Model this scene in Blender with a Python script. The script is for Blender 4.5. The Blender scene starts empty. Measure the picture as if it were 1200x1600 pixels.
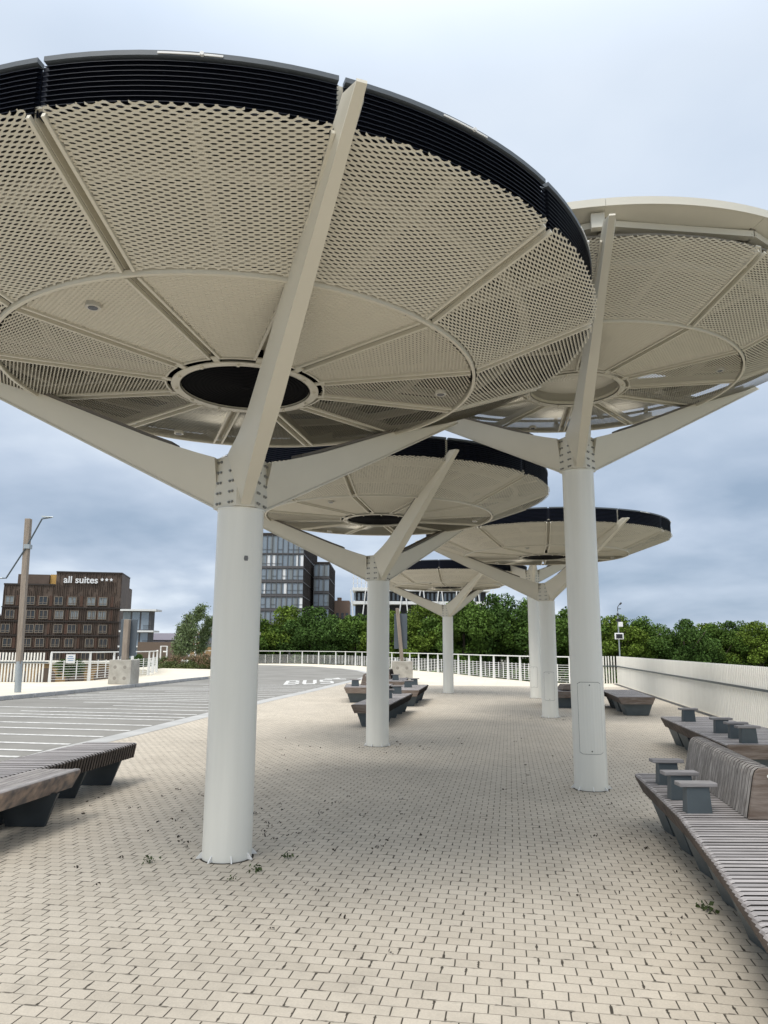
import bpy, math, random
import numpy as np
from mathutils import Vector, Matrix
R = math.radians
random.seed(7); rng = np.random.default_rng(11)
scene = bpy.context.scene
COL = scene.collection

# ------------------------------------------------------------------ camera
cam_d = bpy.data.cameras.new('camera'); cam = bpy.data.objects.new('camera', cam_d); COL.objects.link(cam)
cam_d.sensor_fit = 'VERTICAL'; cam_d.sensor_height = 36.0; cam_d.lens = 36.0*1155/1600
cam_d.clip_start = 0.05; cam_d.clip_end = 6000
cam.location = (0, 0, 1.6)
pitch, roll = R(10.4), 33/6213.
cam.matrix_world = Matrix.Translation((0, 0, 1.6)) @ Matrix.Rotation(R(90)+pitch, 4, 'X') @ Matrix.Rotation(roll, 4, 'Z')
scene.camera = cam
scene.view_settings.view_transform = 'Standard'; scene.view_settings.look = 'None'
scene.view_settings.exposure = 0.56; scene.view_settings.gamma = 1.0
scene.cycles.max_bounces = 7; scene.cycles.diffuse_bounces = 4; scene.cycles.glossy_bounces = 2
scene.cycles.transparent_max_bounces = 8
try: scene.cycles.use_denoising = True
except Exception: pass

# ------------------------------------------------------------------ world: overcast sky
SUN_EL, SUN_AZ = R(58), R(215)        # azimuth clockwise from +Y
w = bpy.data.worlds.new("World"); scene.world = w; w.use_nodes = True
nt = w.node_tree; nt.nodes.clear(); N = nt.nodes.new; L = nt.links.new
def wmath(op, a, b=None, c=None, tree=None):
    t = tree or nt
    n = t.nodes.new('ShaderNodeMath'); n.operation = op
    for i, v in enumerate((a, b, c)):
        if v is None: continue
        if isinstance(v, (int, float)): n.inputs[i].default_value = v
        else: t.links.new(v, n.inputs[i])
    return n.outputs[0]
tc = N('ShaderNodeTexCoord'); sep = N('ShaderNodeSeparateXYZ'); L(tc.outputs['Generated'], sep.inputs[0])
zc = wmath('MAXIMUM', sep.outputs[2], 0.0)
den = wmath('ADD', zc, 0.26)
comb = N('ShaderNodeCombineXYZ')
L(wmath('DIVIDE', sep.outputs[0], den), comb.inputs[0]); L(wmath('DIVIDE', sep.outputs[1], den), comb.inputs[1])
mp = N('ShaderNodeMapping'); mp.inputs['Location'].default_value = (3.3, 1.7, 0.4); L(comb.outputs[0], mp.inputs[0])
n1 = N('ShaderNodeTexNoise'); n1.inputs['Scale'].default_value = 1.05; n1.inputs['Detail'].default_value = 6; n1.inputs['Roughness'].default_value = .48
n1.inputs['Distortion'].default_value = .35
L(mp.outputs[0], n1.inputs['Vector'])
n2 = N('ShaderNodeTexNoise'); n2.inputs['Scale'].default_value = 2.6; n2.inputs['Detail'].default_value = 5; n2.inputs['Roughness'].default_value = .5
L(mp.outputs[0], n2.inputs['Vector'])
nn = wmath('ADD', wmath('MULTIPLY', n1.outputs[0], .72), wmath('MULTIPLY', n2.outputs[0], .28))
cr = N('ShaderNodeValToRGB'); cr.color_ramp.elements[0].position = .36; cr.color_ramp.elements[0].color = (.240, .315, .420, 1)
cr.color_ramp.elements[1].position = .64; cr.color_ramp.elements[1].color = (.64, .70, .77, 1)
e = cr.color_ramp.elements.new(.50); e.color = (.39, .46, .565, 1)
L(nn, cr.inputs[0])
cr2 = N('ShaderNodeValToRGB'); cr2.color_ramp.elements[0].position = .36; cr2.color_ramp.elements[0].color = (.46, .535, .64, 1)
cr2.color_ramp.elements[1].position = .64; cr2.color_ramp.elements[1].color = (.63, .69, .765, 1)
L(nn, cr2.inputs[0])
hi = N('ShaderNodeMapRange'); hi.interpolation_type = 'SMOOTHSTEP'; L(zc, hi.inputs[0])
hi.inputs[1].default_value = .16; hi.inputs[2].default_value = .46
mx = N('ShaderNodeMix'); mx.data_type = 'RGBA'; L(hi.outputs[0], mx.inputs[0]); L(cr.outputs[0], mx.inputs[6]); L(cr2.outputs[0], mx.inputs[7])
# overcast luminance rises to the zenith
gain = N('ShaderNodeMapRange'); gain.interpolation_type = 'SMOOTHSTEP'; L(zc, gain.inputs[0])
gain.inputs[1].default_value = .62; gain.inputs[2].default_value = 1.0; gain.inputs[3].default_value = 1.0; gain.inputs[4].default_value = 3.0
zt_ = N('ShaderNodeMapRange'); L(zc, zt_.inputs[0]); zt_.inputs[1].default_value = .68; zt_.inputs[2].default_value = .85
mz = N('ShaderNodeMix'); mz.data_type = 'RGBA'; L(zt_.outputs[0], mz.inputs[0]); L(mx.outputs[2], mz.inputs[6]); mz.inputs[7].default_value = (.66, .645, .62, 1)
vs = N('ShaderNodeVectorMath'); vs.operation = 'SCALE'; L(mz.outputs[2], vs.inputs[0]); L(gain.outputs[0], vs.inputs['Scale'])
bg1 = N('ShaderNodeBackground'); L(vs.outputs[0], bg1.inputs[0]); bg1.inputs[1].default_value = 0.98
sky = N('ShaderNodeTexSky'); sky.sky_type = 'NISHITA'; sky.sun_disc = False; sky.sun_elevation = SUN_EL; sky.sun_rotation = SUN_AZ
bg2 = N('ShaderNodeBackground'); L(sky.outputs[0], bg2.inputs[0]); bg2.inputs[1].default_value = 0.05
add = N('ShaderNodeMixShader'); add.inputs[0].default_value = .10; L(bg1.outputs[0], add.inputs[1]); L(bg2.outputs[0], add.inputs[2])
out = N('ShaderNodeOutputWorld'); L(add.outputs[0], out.inputs[0])
# ------------------------------------------------------------------ veiled sun
sd = bpy.data.lights.new('sun', 'SUN'); sd.energy = 1.35; sd.angle = R(22); sd.color = (1, .96, .90)
sun = bpy.data.objects.new('sun', sd); COL.objects.link(sun)
sdir = Vector((math.sin(SUN_AZ)*math.cos(SUN_EL), math.cos(SUN_AZ)*math.cos(SUN_EL), math.sin(SUN_EL)))
sun.rotation_euler = sdir.to_track_quat('Z', 'Y').to_euler()

# ------------------------------------------------------------------ materials
def mat(name, col, rough=.6, metal=0., var=0.0, vscale=2.0, island=0.0, bump=0., bscale=40., col2=None, stretch=None, spec=None):
    m = bpy.data.materials.new(name); m.use_nodes = True
    t = m.node_tree; b = t.nodes['Principled BSDF']
    b.inputs['Roughness'].default_value = rough; b.inputs['Metallic'].default_value = metal
    if spec is not None: b.inputs['Specular IOR Level'].default_value = spec
    b.inputs['Base Color'].default_value = (*col, 1)
    co = t.nodes.new('ShaderNodeTexCoord'); src = co.outputs['Object']
    if stretch:
        mpn = t.nodes.new('ShaderNodeMapping'); mpn.inputs['Scale'].default_value = stretch; t.links.new(src, mpn.inputs[0]); src = mpn.outputs[0]
    fac = None
    if var or col2:
        n = t.nodes.new('ShaderNodeTexNoise'); n.inputs['Scale'].default_value = vscale; n.inputs['Detail'].default_value = 6; n.inputs['Roughness'].default_value = .6
        t.links.new(src, n.inputs['Vector']); fac = n.outputs[0]
    c_out = None
    if col2:
        r = t.nodes.new('ShaderNodeValToRGB'); r.color_ramp.elements[0].position = .35; r.color_ramp.elements[1].position = .65
        r.color_ramp.elements[0].color = (*col, 1); r.color_ramp.elements[1].color = (*col2, 1)
        t.links.new(fac, r.inputs[0]); c_out = r.outputs[0]
    if var or island:
        hs = t.nodes.new('ShaderNodeHueSaturation')
        if c_out: t.links.new(c_out, hs.inputs['Color'])
        else: hs.inputs['Color'].default_value = (*col, 1)
        v = None
        if var: v = wmath('MULTIPLY_ADD', fac, 2*var, 1-var, tree=t)
        if island:
            g = t.nodes.new('ShaderNodeNewGeometry')
            iv = wmath('MULTIPLY_ADD', g.outputs['Random Per Island'], 2*island, 1-island, tree=t)
            v = iv if v is None else wmath('MULTIPLY', v, iv, tree=t)
        t.links.new(v, hs.inputs['Value']); c_out = hs.outputs[0]
    if c_out: t.links.new(c_out, b.inputs['Base Color'])
    if bump:
        n3 = t.nodes.new('ShaderNodeTexNoise'); n3.inputs['Scale'].default_value = bscale; n3.inputs['Detail'].default_value = 4
        t.links.new(src, n3.inputs['Vector'])
        bp = t.nodes.new('ShaderNodeBump'); bp.inputs['Strength'].default_value = bump; bp.inputs['Distance'].default_value = .01
        t.links.new(n3.outputs[0], bp.inputs['Height']); t.links.new(bp.outputs[0], b.inputs['Normal'])
    return m

M = {}
M['cream'] = mat('cream_paint', (.65, .615, .515), .42, var=.07, vscale=1.6)
M['cream_mesh'] = mat('cream_mesh', (.64, .605, .51), .65, var=.05, vscale=2.0, spec=.2)
M['column'] = mat('column_paint', (.79, .78, .71), .33, var=.09, vscale=1.3, stretch=(7, 7, .45))
M['fascia'] = mat('fascia_paint', (.70, .67, .58), .5, var=.05)
M['roofdark'] = mat('dark_roof', (.035, .031, .026), .8, var=.1)
M['roofcream'] = mat('cream_roof', (.21, .19, .155), .7, var=.1)
M['louvre'] = mat('navy_louvre', (.010, .013, .024), .38, spec=.35)
M['louvre_edge'] = mat('grey_louvre_cap', (.10, .115, .13), .5)
M['black'] = mat('black_drum', (.003, .003, .004), .8, spec=.05)
M['bolt'] = mat('galvanised_bolt', (.30, .30, .28), .4, metal=.6)
M['white'] = mat('white_paint', (.80, .80, .78), .45, var=.04)
M['whitefence'] = mat('offwhite_picket', (.80, .785, .73), .55, var=.04, island=.02)
M['steelgrey'] = mat('grey_steel', (.085, .105, .115), .42, metal=.25, var=.25, vscale=6)
M['legdark'] = mat('dark_steel', (.050, .060, .066), .5, metal=.2, var=.3, vscale=5)
M['galv'] = mat('galvanised_steel', (.36, .40, .42), .45, metal=.4, var=.15, vscale=8)
M['wood'] = mat('weathered_slats', (.235, .222, .218), .75, col2=(.36, .345, .345), vscale=3.0, island=.20, bump=.35, bscale=10, stretch=(1.2, 18, 18))
M['woody'] = mat('weathered_slats_lengthwise', (.25, .23, .22), .75, col2=(.40, .37, .35), vscale=3.0, island=.12, bump=.3, bscale=10, stretch=(18, 1.2, 18))
M['woodbrown'] = mat('brown_plank', (.125, .090, .068), .7, col2=(.235, .195, .165), vscale=4, bump=.3, bscale=12, stretch=(1.0, 1.0, 9))
M['woodpatch'] = mat('peeling_plank', (.30, .285, .28), .7, col2=(.46, .43, .42), vscale=2.6, bump=.3, bscale=10, stretch=(5, 1.6, 9))
M['pole'] = mat('weathered_pole', (.21, .17, .135), .85, col2=(.33, .28, .23), vscale=3, bump=.4, bscale=9, stretch=(14, 14, .7))
M['concrete'] = mat('cast_concrete', (.33, .31, .27), .85, col2=(.46, .44, .39), vscale=3, bump=.3, bscale=20)
M['palepave'] = mat('pale_pavement', (.62, .58, .50), .85, var=.08, vscale=.5, bump=.1, bscale=30)
M['kerb'] = mat('granite_kerb', (.30, .31, .32), .8, col2=(.42, .42, .42), vscale=3)
M['kerbstrip'] = mat('granite_strip', (.36, .365, .36), .8, col2=(.46, .46, .45), vscale=1.2)
M['marking'] = mat('road_marking', (.40, .40, .39), .8, col2=(.72, .72, .70), vscale=9)
M['slab'] = mat('deck_edge', (.4, .39, .36), .9, var=.1)
M['signgrey'] = mat('slate_board', (.085, .105, .125), .6, var=.05)
M['bark'] = mat('bark', (.10, .08, .06), .9, var=.2)
M['birchbark'] = mat('pale_bark', (.42, .40, .34), .8, var=.3, vscale=8)
M['leaf'] = mat('leaf_mid', (.082, .142, .026), .7, island=.45, spec=.12)
M['leafdark'] = mat('leaf_dark', (.062, .115, .026), .7, island=.45, spec=.12)
M['leafyellow'] = mat('leaf_bright', (.110, .165, .024), .7, island=.45, spec=.12)
M['birchleaf'] = mat('leaf_birch', (.125, .175, .065), .6, island=.5)
M['shrub'] = mat('shrub_leaf', (.10, .125, .035), .7, island=.5)
M['seedhead'] = mat('seed_head', (.24, .155, .095), .8, island=.4)
M['weed'] = mat('weed_leaf', (.05, .075, .02), .7, island=.4)
M['debris'] = mat('dry_debris', (.035, .028, .02), .9, island=.4)
M['flower'] = mat('white_flower', (.75, .75, .7), .7)
M['brownclad'] = mat('brown_cladding', (.082, .056, .041), .65, col2=(.125, .088, .066), vscale=.35, island=.22)
M['browndark'] = mat('dark_cladding', (.035, .026, .021), .6, island=.15)
M['winframe'] = mat('taupe_frame', (.27, .225, .175), .6)
M['glass'] = mat('dark_glass', (.03, .036, .042), .12, island=.5, spec=.6)
M['curtain'] = mat('curtained_glass', (.22, .245, .255), .25, island=.25)
M['ochre'] = mat('ochre_panel', (.55, .34, .10), .6)
M['sand'] = mat('sand_render', (.36, .235, .11), .8, var=.2, vscale=.4)
M['charcoal'] = mat('charcoal_cladding', (.105, .10, .102), .55, island=.12, var=.15, vscale=.3)
M['bluewin'] = mat('sky_glass', (.22, .265, .31), .10, island=.35, spec=.8)
M['lilac'] = mat('lilac_render', (.50, .47, .56), .7, var=.05)
M['tan'] = mat('brown_wall', (.13, .095, .07), .8, var=.1)
M['red'] = mat('red_fabric', (.62, .03, .02), .7)
M['redframe'] = mat('red_frame', (.35, .08, .07), .6)
M['blacksteel'] = mat('black_steel', (.02, .02, .022), .5)
M['greysticker'] = mat('grey_sticker', (.16, .16, .16), .6)
M['signwhite'] = mat('white_letters', (.85, .85, .85), .5)
M['noticeblue'] = mat('blue_print', (.10, .25, .45), .6)

def paint_gap_shade(m, col=(.03, .025, .021)):  # slat faces inside the gaps coloured dark, painted shade between slats
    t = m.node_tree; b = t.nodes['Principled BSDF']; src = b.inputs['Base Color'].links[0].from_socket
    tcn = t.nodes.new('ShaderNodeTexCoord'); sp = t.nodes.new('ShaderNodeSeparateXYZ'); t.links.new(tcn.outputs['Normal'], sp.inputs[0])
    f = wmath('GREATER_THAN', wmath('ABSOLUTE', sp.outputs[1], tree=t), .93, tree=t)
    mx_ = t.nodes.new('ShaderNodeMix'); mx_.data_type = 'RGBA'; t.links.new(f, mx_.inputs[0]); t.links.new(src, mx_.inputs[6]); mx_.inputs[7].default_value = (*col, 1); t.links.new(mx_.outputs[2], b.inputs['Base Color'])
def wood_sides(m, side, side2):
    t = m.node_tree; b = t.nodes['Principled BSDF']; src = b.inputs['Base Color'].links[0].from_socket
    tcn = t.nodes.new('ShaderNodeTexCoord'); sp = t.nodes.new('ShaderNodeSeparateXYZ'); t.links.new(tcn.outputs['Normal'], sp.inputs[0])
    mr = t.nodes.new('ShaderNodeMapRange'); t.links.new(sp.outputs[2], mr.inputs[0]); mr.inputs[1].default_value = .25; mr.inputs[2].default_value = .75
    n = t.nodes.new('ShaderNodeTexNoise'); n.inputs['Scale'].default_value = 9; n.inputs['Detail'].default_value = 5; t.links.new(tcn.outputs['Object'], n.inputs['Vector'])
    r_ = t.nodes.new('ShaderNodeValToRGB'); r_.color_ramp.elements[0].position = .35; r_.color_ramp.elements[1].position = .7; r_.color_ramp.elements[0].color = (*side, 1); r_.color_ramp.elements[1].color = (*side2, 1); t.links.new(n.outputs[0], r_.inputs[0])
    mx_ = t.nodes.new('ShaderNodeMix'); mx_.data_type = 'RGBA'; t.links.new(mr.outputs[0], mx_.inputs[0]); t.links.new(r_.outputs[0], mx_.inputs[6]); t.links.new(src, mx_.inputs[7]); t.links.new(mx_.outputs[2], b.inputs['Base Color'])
M['slat'] = mat('seat_slats', (.25, .232, .228), .7, col2=(.42, .40, .40), vscale=3.0, island=.22, bump=.35, bscale=10, stretch=(1.2, 18, 18))
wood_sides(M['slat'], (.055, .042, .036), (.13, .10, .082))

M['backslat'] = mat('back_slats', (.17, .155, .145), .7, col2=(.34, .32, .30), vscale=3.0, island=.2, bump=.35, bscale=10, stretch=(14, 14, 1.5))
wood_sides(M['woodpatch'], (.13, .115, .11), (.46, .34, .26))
paint_gap_shade(M['backslat']); paint_gap_shade(M['slat'])
def paver_mat():
    m = bpy.data.materials.new('beige_pavers'); m.use_nodes = True; t = m.node_tree; b = t.nodes['Principled BSDF']
    co = t.nodes.new('ShaderNodeTexCoord'); mpn = t.nodes.new('ShaderNodeMapping'); mpn.inputs['Rotation'].default_value = (0, 0, R(9.5))
    t.links.new(co.outputs['Object'], mpn.inputs[0])
    # warp the joints a little so that the courses are not ruler straight
    wn = t.nodes.new('ShaderNodeTexNoise'); wn.inputs['Scale'].default_value = 3.1; wn.inputs['Detail'].default_value = 2; t.links.new(mpn.outputs[0], wn.inputs['Vector'])
    va = t.nodes.new('ShaderNodeVectorMath'); va.operation = 'MULTIPLY_ADD'; t.links.new(wn.outputs['Color'], va.inputs[0])
    va.inputs[1].default_value = (.022, .022, 0); t.links.new(mpn.outputs[0], va.inputs[2])
    br = t.nodes.new('ShaderNodeTexBrick'); t.links.new(va.outputs[0], br.inputs['Vector'])
    br.offset = .5; br.inputs['Scale'].default_value = 1.0; br.inputs['Brick Width'].default_value = .122; br.inputs['Row Height'].default_value = .094
    br.inputs['Mortar Size'].default_value = .0040; br.inputs['Mortar Smooth'].default_value = .25; br.inputs['Bias'].default_value = 0
    br.inputs['Color1'].default_value = (.475, .425, .350, 1); br.inputs['Color2'].default_value = (.530, .478, .398, 1); br.inputs['Mortar'].default_value = (.500, .450, .372, 1)
    # wear
    n = t.nodes.new('ShaderNodeTexNoise'); n.inputs['Scale'].default_value = .55; n.inputs['Detail'].default_value = 7; n.inputs['Roughness'].default_value = .65
    t.links.new(co.outputs['Object'], n.inputs['Vector'])
    n4 = t.nodes.new('ShaderNodeTexNoise'); n4.inputs['Scale'].default_value = 130; n4.inputs['Detail'].default_value = 3; t.links.new(co.outputs['Object'], n4.inputs['Vector'])
    n7 = t.nodes.new('ShaderNodeTexNoise'); n7.inputs['Scale'].default_value = 4.5; n7.inputs['Detail'].default_value = 5; n7.inputs['Roughness'].default_value = .7; t.links.new(co.outputs['Object'], n7.inputs['Vector'])
    st = t.nodes.new('ShaderNodeMapRange'); t.links.new(n7.outputs[0], st.inputs[0]); st.inputs[1].default_value = .34; st.inputs[2].default_value = .50; st.inputs[3].default_value = .84; st.inputs[4].default_value = 1.0
    n = type('o', (), {'outputs': [wmath('MULTIPLY_ADD', n.outputs[0], 1.0, wmath('MULTIPLY_ADD', st.outputs[0], 1.1, -1.1, tree=t), tree=t)]})()
    v = wmath('MULTIPLY', wmath('MULTIPLY_ADD', n.outputs[0], .52, .76, tree=t), wmath('MULTIPLY_ADD', n4.outputs[0], .34, .83, tree=t), tree=t)
    hs = t.nodes.new('ShaderNodeHueSaturation'); t.links.new(br.outputs['Color'], hs.inputs['Color']); t.links.new(v, hs.inputs['Value'])
    # bed joints are thin and sandy, cross joints open and dark
    sy = t.nodes.new('ShaderNodeSeparateXYZ'); t.links.new(va.outputs[0], sy.inputs[0])
    fr = wmath('FRACT', wmath('DIVIDE', sy.outputs[1], .094, tree=t), 0, tree=t)
    edge = wmath('MINIMUM', fr, wmath('SUBTRACT', 1.0, fr, tree=t), tree=t)
    bed = wmath('LESS_THAN', edge, .050, tree=t)
    jf = wmath('MULTIPLY', br.outputs['Fac'], wmath('MULTIPLY_ADD', bed, -.50, 1.0, tree=t), tree=t)
    jm = t.nodes.new('ShaderNodeMix'); jm.data_type = 'RGBA'; t.links.new(jf, jm.inputs[0]); t.links.new(hs.outputs[0], jm.inputs[6]); jm.inputs[7].default_value = (.060, .050, .036, 1)
    # wide, dirt filled joints in scattered places
    n5 = t.nodes.new('ShaderNodeTexNoise'); n5.inputs['Scale'].default_value = 7.5; n5.inputs['Detail'].default_value = 4; n5.inputs['Roughness'].default_value = .6; t.links.new(co.outputs['Object'], n5.inputs['Vector'])
    br2 = t.nodes.new('ShaderNodeTexBrick'); t.links.new(va.outputs[0], br2.inputs['Vector']); br2.offset = .5
    br2.inputs['Scale'].default_value = 1.0; br2.inputs['Brick Width'].default_value = .122; br2.inputs['Row Height'].default_value = .094
    br2.inputs['Mortar Size'].default_value = .0085; br2.inputs['Mortar Smooth'].default_value = .3
    thr = t.nodes.new('ShaderNodeMapRange'); t.links.new(n5.outputs[0], thr.inputs[0]); thr.inputs[1].default_value = .575; thr.inputs[2].default_value = .63
    f = wmath('MULTIPLY', wmath('MULTIPLY', br2.outputs['Fac'], thr.outputs[0], tree=t), wmath('MULTIPLY_ADD', bed, -.45, 1.0, tree=t), tree=t)
    mixc = t.nodes.new('ShaderNodeMix'); mixc.data_type = 'RGBA'; t.links.new(f, mixc.inputs[0]); t.links.new(jm.outputs[2], mixc.inputs[6]); mixc.inputs[7].default_value = (.05, .042, .03, 1)
    t.links.new(mixc.outputs[2], b.inputs['Base Color']); b.inputs['Roughness'].default_value = .85
    hgt = wmath('SUBTRACT', wmath('MULTIPLY', n4.outputs[0], .25, tree=t), br.outputs['Fac'], tree=t)
    bp = t.nodes.new('ShaderNodeBump'); bp.inputs['Strength'].default_value = .5; bp.inputs['Distance'].default_value = .004
    t.links.new(hgt, bp.inputs['Height']); t.links.new(bp.outputs[0], b.inputs['Normal'])
    return m
M['pavers'] = paver_mat()
def asphalt_mat():
    m = mat('asphalt', (.205, .200, .186), .9, col2=(.265, .26, .243), vscale=.45, bump=.3, bscale=120)
    return m
M['asphalt'] = asphalt_mat(); M['asphalt'].node_tree.nodes['Principled BSDF'].inputs['Specular IOR Level'].default_value = .15
def pale_slab_mat():
    m = bpy.data.materials.new('pale_slabs'); m.use_nodes = True; t = m.node_tree; b = t.nodes['Principled BSDF']
    co = t.nodes.new('ShaderNodeTexCoord'); mpn = t.nodes.new('ShaderNodeMapping'); mpn.inputs['Rotation'].default_value = (0, 0, R(9.5)); t.links.new(co.outputs['Object'], mpn.inputs[0])
    br = t.nodes.new('ShaderNodeTexBrick'); t.links.new(mpn.outputs[0], br.inputs['Vector']); br.inputs['Scale'].default_value = 1
    br.inputs['Brick Width'].default_value = 1.2; br.inputs['Row Height'].default_value = .6; br.inputs['Mortar Size'].default_value = .008
    br.inputs['Color1'].default_value = (.62, .57, .47, 1); br.inputs['Color2'].default_value = (.68, .625, .515, 1); br.inputs['Mortar'].default_value = (.42, .39, .33, 1)
    n = t.nodes.new('ShaderNodeTexNoise'); n.inputs['Scale'].default_value = .5; n.inputs['Detail'].default_value = 6; t.links.new(co.outputs['Object'], n.inputs['Vector'])
    hs = t.nodes.new('ShaderNodeHueSaturation'); t.links.new(br.outputs['Color'], hs.inputs['Color']); t.links.new(wmath('MULTIPLY_ADD', n.outputs[0], .24, .88, tree=t), hs.inputs['Value'])
    t.links.new(hs.outputs[0], b.inputs['Base Color']); b.inputs['Roughness'].default_value = .85
    return m
M['paleslab'] = pale_slab_mat()

# ------------------------------------------------------------------ mesh helpers
class MB:
    def __init__(s): s.v = []; s.f = []
    def add(s, vs, fs):
        o = len(s.v); s.v += [tuple(map(float, v)) for v in vs]; s.f += [tuple(i+o for i in f) for f in fs]; return s
    def box(s, x0, x1, y0, y1, z0, z1):
        return s.add([(x, y, z) for z in (z0, z1) for x, y in ((x0, y0), (x1, y0), (x1, y1), (x0, y1))],
              [(3, 2, 1, 0), (4, 5, 6, 7), (0, 1, 5, 4), (1, 2, 6, 5), (2, 3, 7, 6), (3, 0, 4, 7)])
    def prism(s, poly, z0, z1):
        n = len(poly)
        return s.add([(p[0], p[1], z0) for p in poly]+[(p[0], p[1], z1) for p in poly],
              [tuple(range(n))[::-1], tuple(range(n, 2*n))]+[(i, (i+1) % n, n+(i+1) % n, n+i) for i in range(n)])
    def loft(s, secs, cap=True, close=True):
        n = len(secs[0]); vs = [p for q in secs for p in q]; fs = []
        for k in range(len(secs)-1):
            for i in range(n if close else n-1):
                j = (i+1) % n; fs.append((k*n+i, k*n+j, (k+1)*n+j, (k+1)*n+i))
        if cap: fs += [tuple(range(n))[::-1], tuple(range((len(secs)-1)*n, len(secs)*n))]
        return s.add(vs, fs)
    def beam(s, a, b, wd, ht, up=(0, 0, 1)):
        a = Vector(a); b = Vector(b); d = (b-a).normalized(); u = Vector(up); sd_ = d.cross(u)
        if sd_.length < 1e-4: sd_ = d.cross(Vector((0, 1, 0)))
        sd_.normalize(); u = sd_.cross(d).normalized()
        q = [(-wd/2, -ht/2), (wd/2, -ht/2), (wd/2, ht/2), (-wd/2, ht/2)]
        return s.loft([[tuple(p+sd_*x+u*y) for x, y in q] for p in (a, b)])
    def tube(s, pts, rad, n=10):
        pts = [Vector(p) for p in pts]; secs = []
        if not isinstance(rad, (list, tuple)): rad = [rad]*len(pts)
        for i, p in enumerate(pts):
            d = (pts[min(i+1, len(pts)-1)]-pts[max(i-1, 0)]).normalized()
            a = d.cross(Vector((0, 0, 1)))
            if a.length < .05: a = d.cross(Vector((1, 0, 0)))
            a.normalize(); b = a.cross(d).normalized()
            secs.append([tuple(p+a*rad[i]*math.cos(t)+b*rad[i]*math.sin(t)) for t in [2*math.pi*k/n for k in range(n)]])
        return s.loft(secs)
    def quad(s, a, b, c, d): return s.add([a, b, c, d], [(0, 1, 2, 3)])
    def mesh(s, name, m, smooth=False, bevel=0):
        me = bpy.data.meshes.new(name); me.from_pydata(s.v, [], s.f); me.materials.append(m); me.update()
        if smooth:
            me.polygons.foreach_set('use_smooth', [True]*len(me.polygons)); me.set_sharp_from_angle(angle=R(38))
        return me
    def build(s, name, m, parent=None, smooth=False, bevel=0, label=None):
        me = s.mesh(name, m, smooth); o = bpy.data.objects.new(name, me); COL.objects.link(o)
        if parent: o.parent = parent
        if bevel:
            b = o.modifiers.new('bevel', 'BEVEL'); b.width = bevel; b.segments = 2; b.limit_method = 'ANGLE'; b.angle_limit = R(40)
        if label: o['label'] = label
        return o
def rotz(p, a, c=(0, 0)):
    ca, sa = math.cos(a), math.sin(a); return (c[0]+p[0]*ca-p[1]*sa, c[1]+p[0]*sa+p[1]*ca)+tuple(p[2:])
def inst(name, me, parent=None, rz=0, loc=(0, 0, 0)):
    o = bpy.data.objects.new(name, me); COL.objects.link(o); o.location = loc; o.rotation_euler = (0, 0, rz)
    if parent: o.parent = parent
    return o
def thing(name, label, cat, loc=(0, 0, 0), rz=0, group=None):
    o = bpy.data.objects.new(name, None); COL.objects.link(o); o.location = loc; o.rotation_euler = (0, 0, rz)
    o.empty_display_size = .2
    o['label'] = label; o['category'] = cat
    if group: o['group'] = group
    return o
def tag(o, label, cat, group=None):
    o['label'] = label; o['category'] = cat
    if group: o['group'] = group
    return o
def kind(o, k): o['kind'] = k; return o
def copy_tree(o, parent=None):
    c = o.copy(); COL.objects.link(c); c.parent = parent
    for ch in list(o.children): copy_tree(ch, c)
    return c

# ================================================================== SETTING
# lower ground reaching the horizon
g = MB(); g.add([(-4000, -4000, -4.6), (4000, -4000, -4.6), (4000, 4000, -4.6), (-4000, 4000, -4.6)], [(0, 1, 2, 3)])
kind(g.build('ground', mat('lower_ground', (.16, .165, .12), .95, col2=(.26, .25, .21), vscale=.03)), 'structure')
def fx(y): return 7.62+.166*(y-15)            # line of the right-hand picket fence
deck = [(-30, -8), (fx(-8)+.25, -8), (fx(35.8)+.25, 35.8), (8.9, 35.7), (7.4, 36.8), (6.7, 39.5), (5.7, 42.8), (4.45, 48.9), (2.15, 55.5), (-2.4, 68.3), (-8, 75.1), (-14, 74.5), (-19, 72.5),
        (-19, 55), (-17.5, 54), (-15.5, 51.2), (-12.6, 39.6), (-13.0, 32.6), (-14.0, 31.15), (-40, 31)]
kind(MB().prism(deck, -.9, -.004).build('deck_slab', M['paleslab']), 'structure')
# asphalt road
roadR = [(-3.2, -8), (-4.2, 0), (-4.9, 5), (-5.3, 9), (-5.28, 10.9), (-5.2, 12.1), (-5.02, 13.2), (-4.72, 15.3), (-4.33, 18.6), (-3.79, 22.75), (-2.87, 28.5), (-2.05, 34.5), (-1.35, 39), (-1.0, 43), (-1.1, 48), (-1.9, 53), (-3.6, 59), (-6, 64), (-9.5, 67.5), (-14, 69), (-18.8, 69)]
roadL = [(-18.8, 62), (-15, 58.5), (-12.2, 55), (-11.5, 51.2), (-9.6, 49.3), (-8.7, 46), (-8.6, 41), (-9.3, 36), (-10.0, 30.2), (-10.9, 25), (-12.2, 19), (-13.5, 14), (-16, 8), (-20, 0), (-24, -8)]
def sheet(name, poly, z, m, k='structure'):
    return kind(MB().add([(x, y, z) for x, y in poly], [tuple(range(len(poly)))]).build(name, m), k)
def strip_poly(line, wd):
    out = []
    for i, p in enumerate(line):
        a = line[max(i-1, 0)]; b = line[min(i+1, len(line)-1)]; d = Vector((b[0]-a[0], b[1]-a[1])).normalized(); out.append((p[0]+d.y*wd, p[1]-d.x*wd))
    return out
sheet('road', roadR+roadL, 0.0, M['asphalt'])
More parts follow.
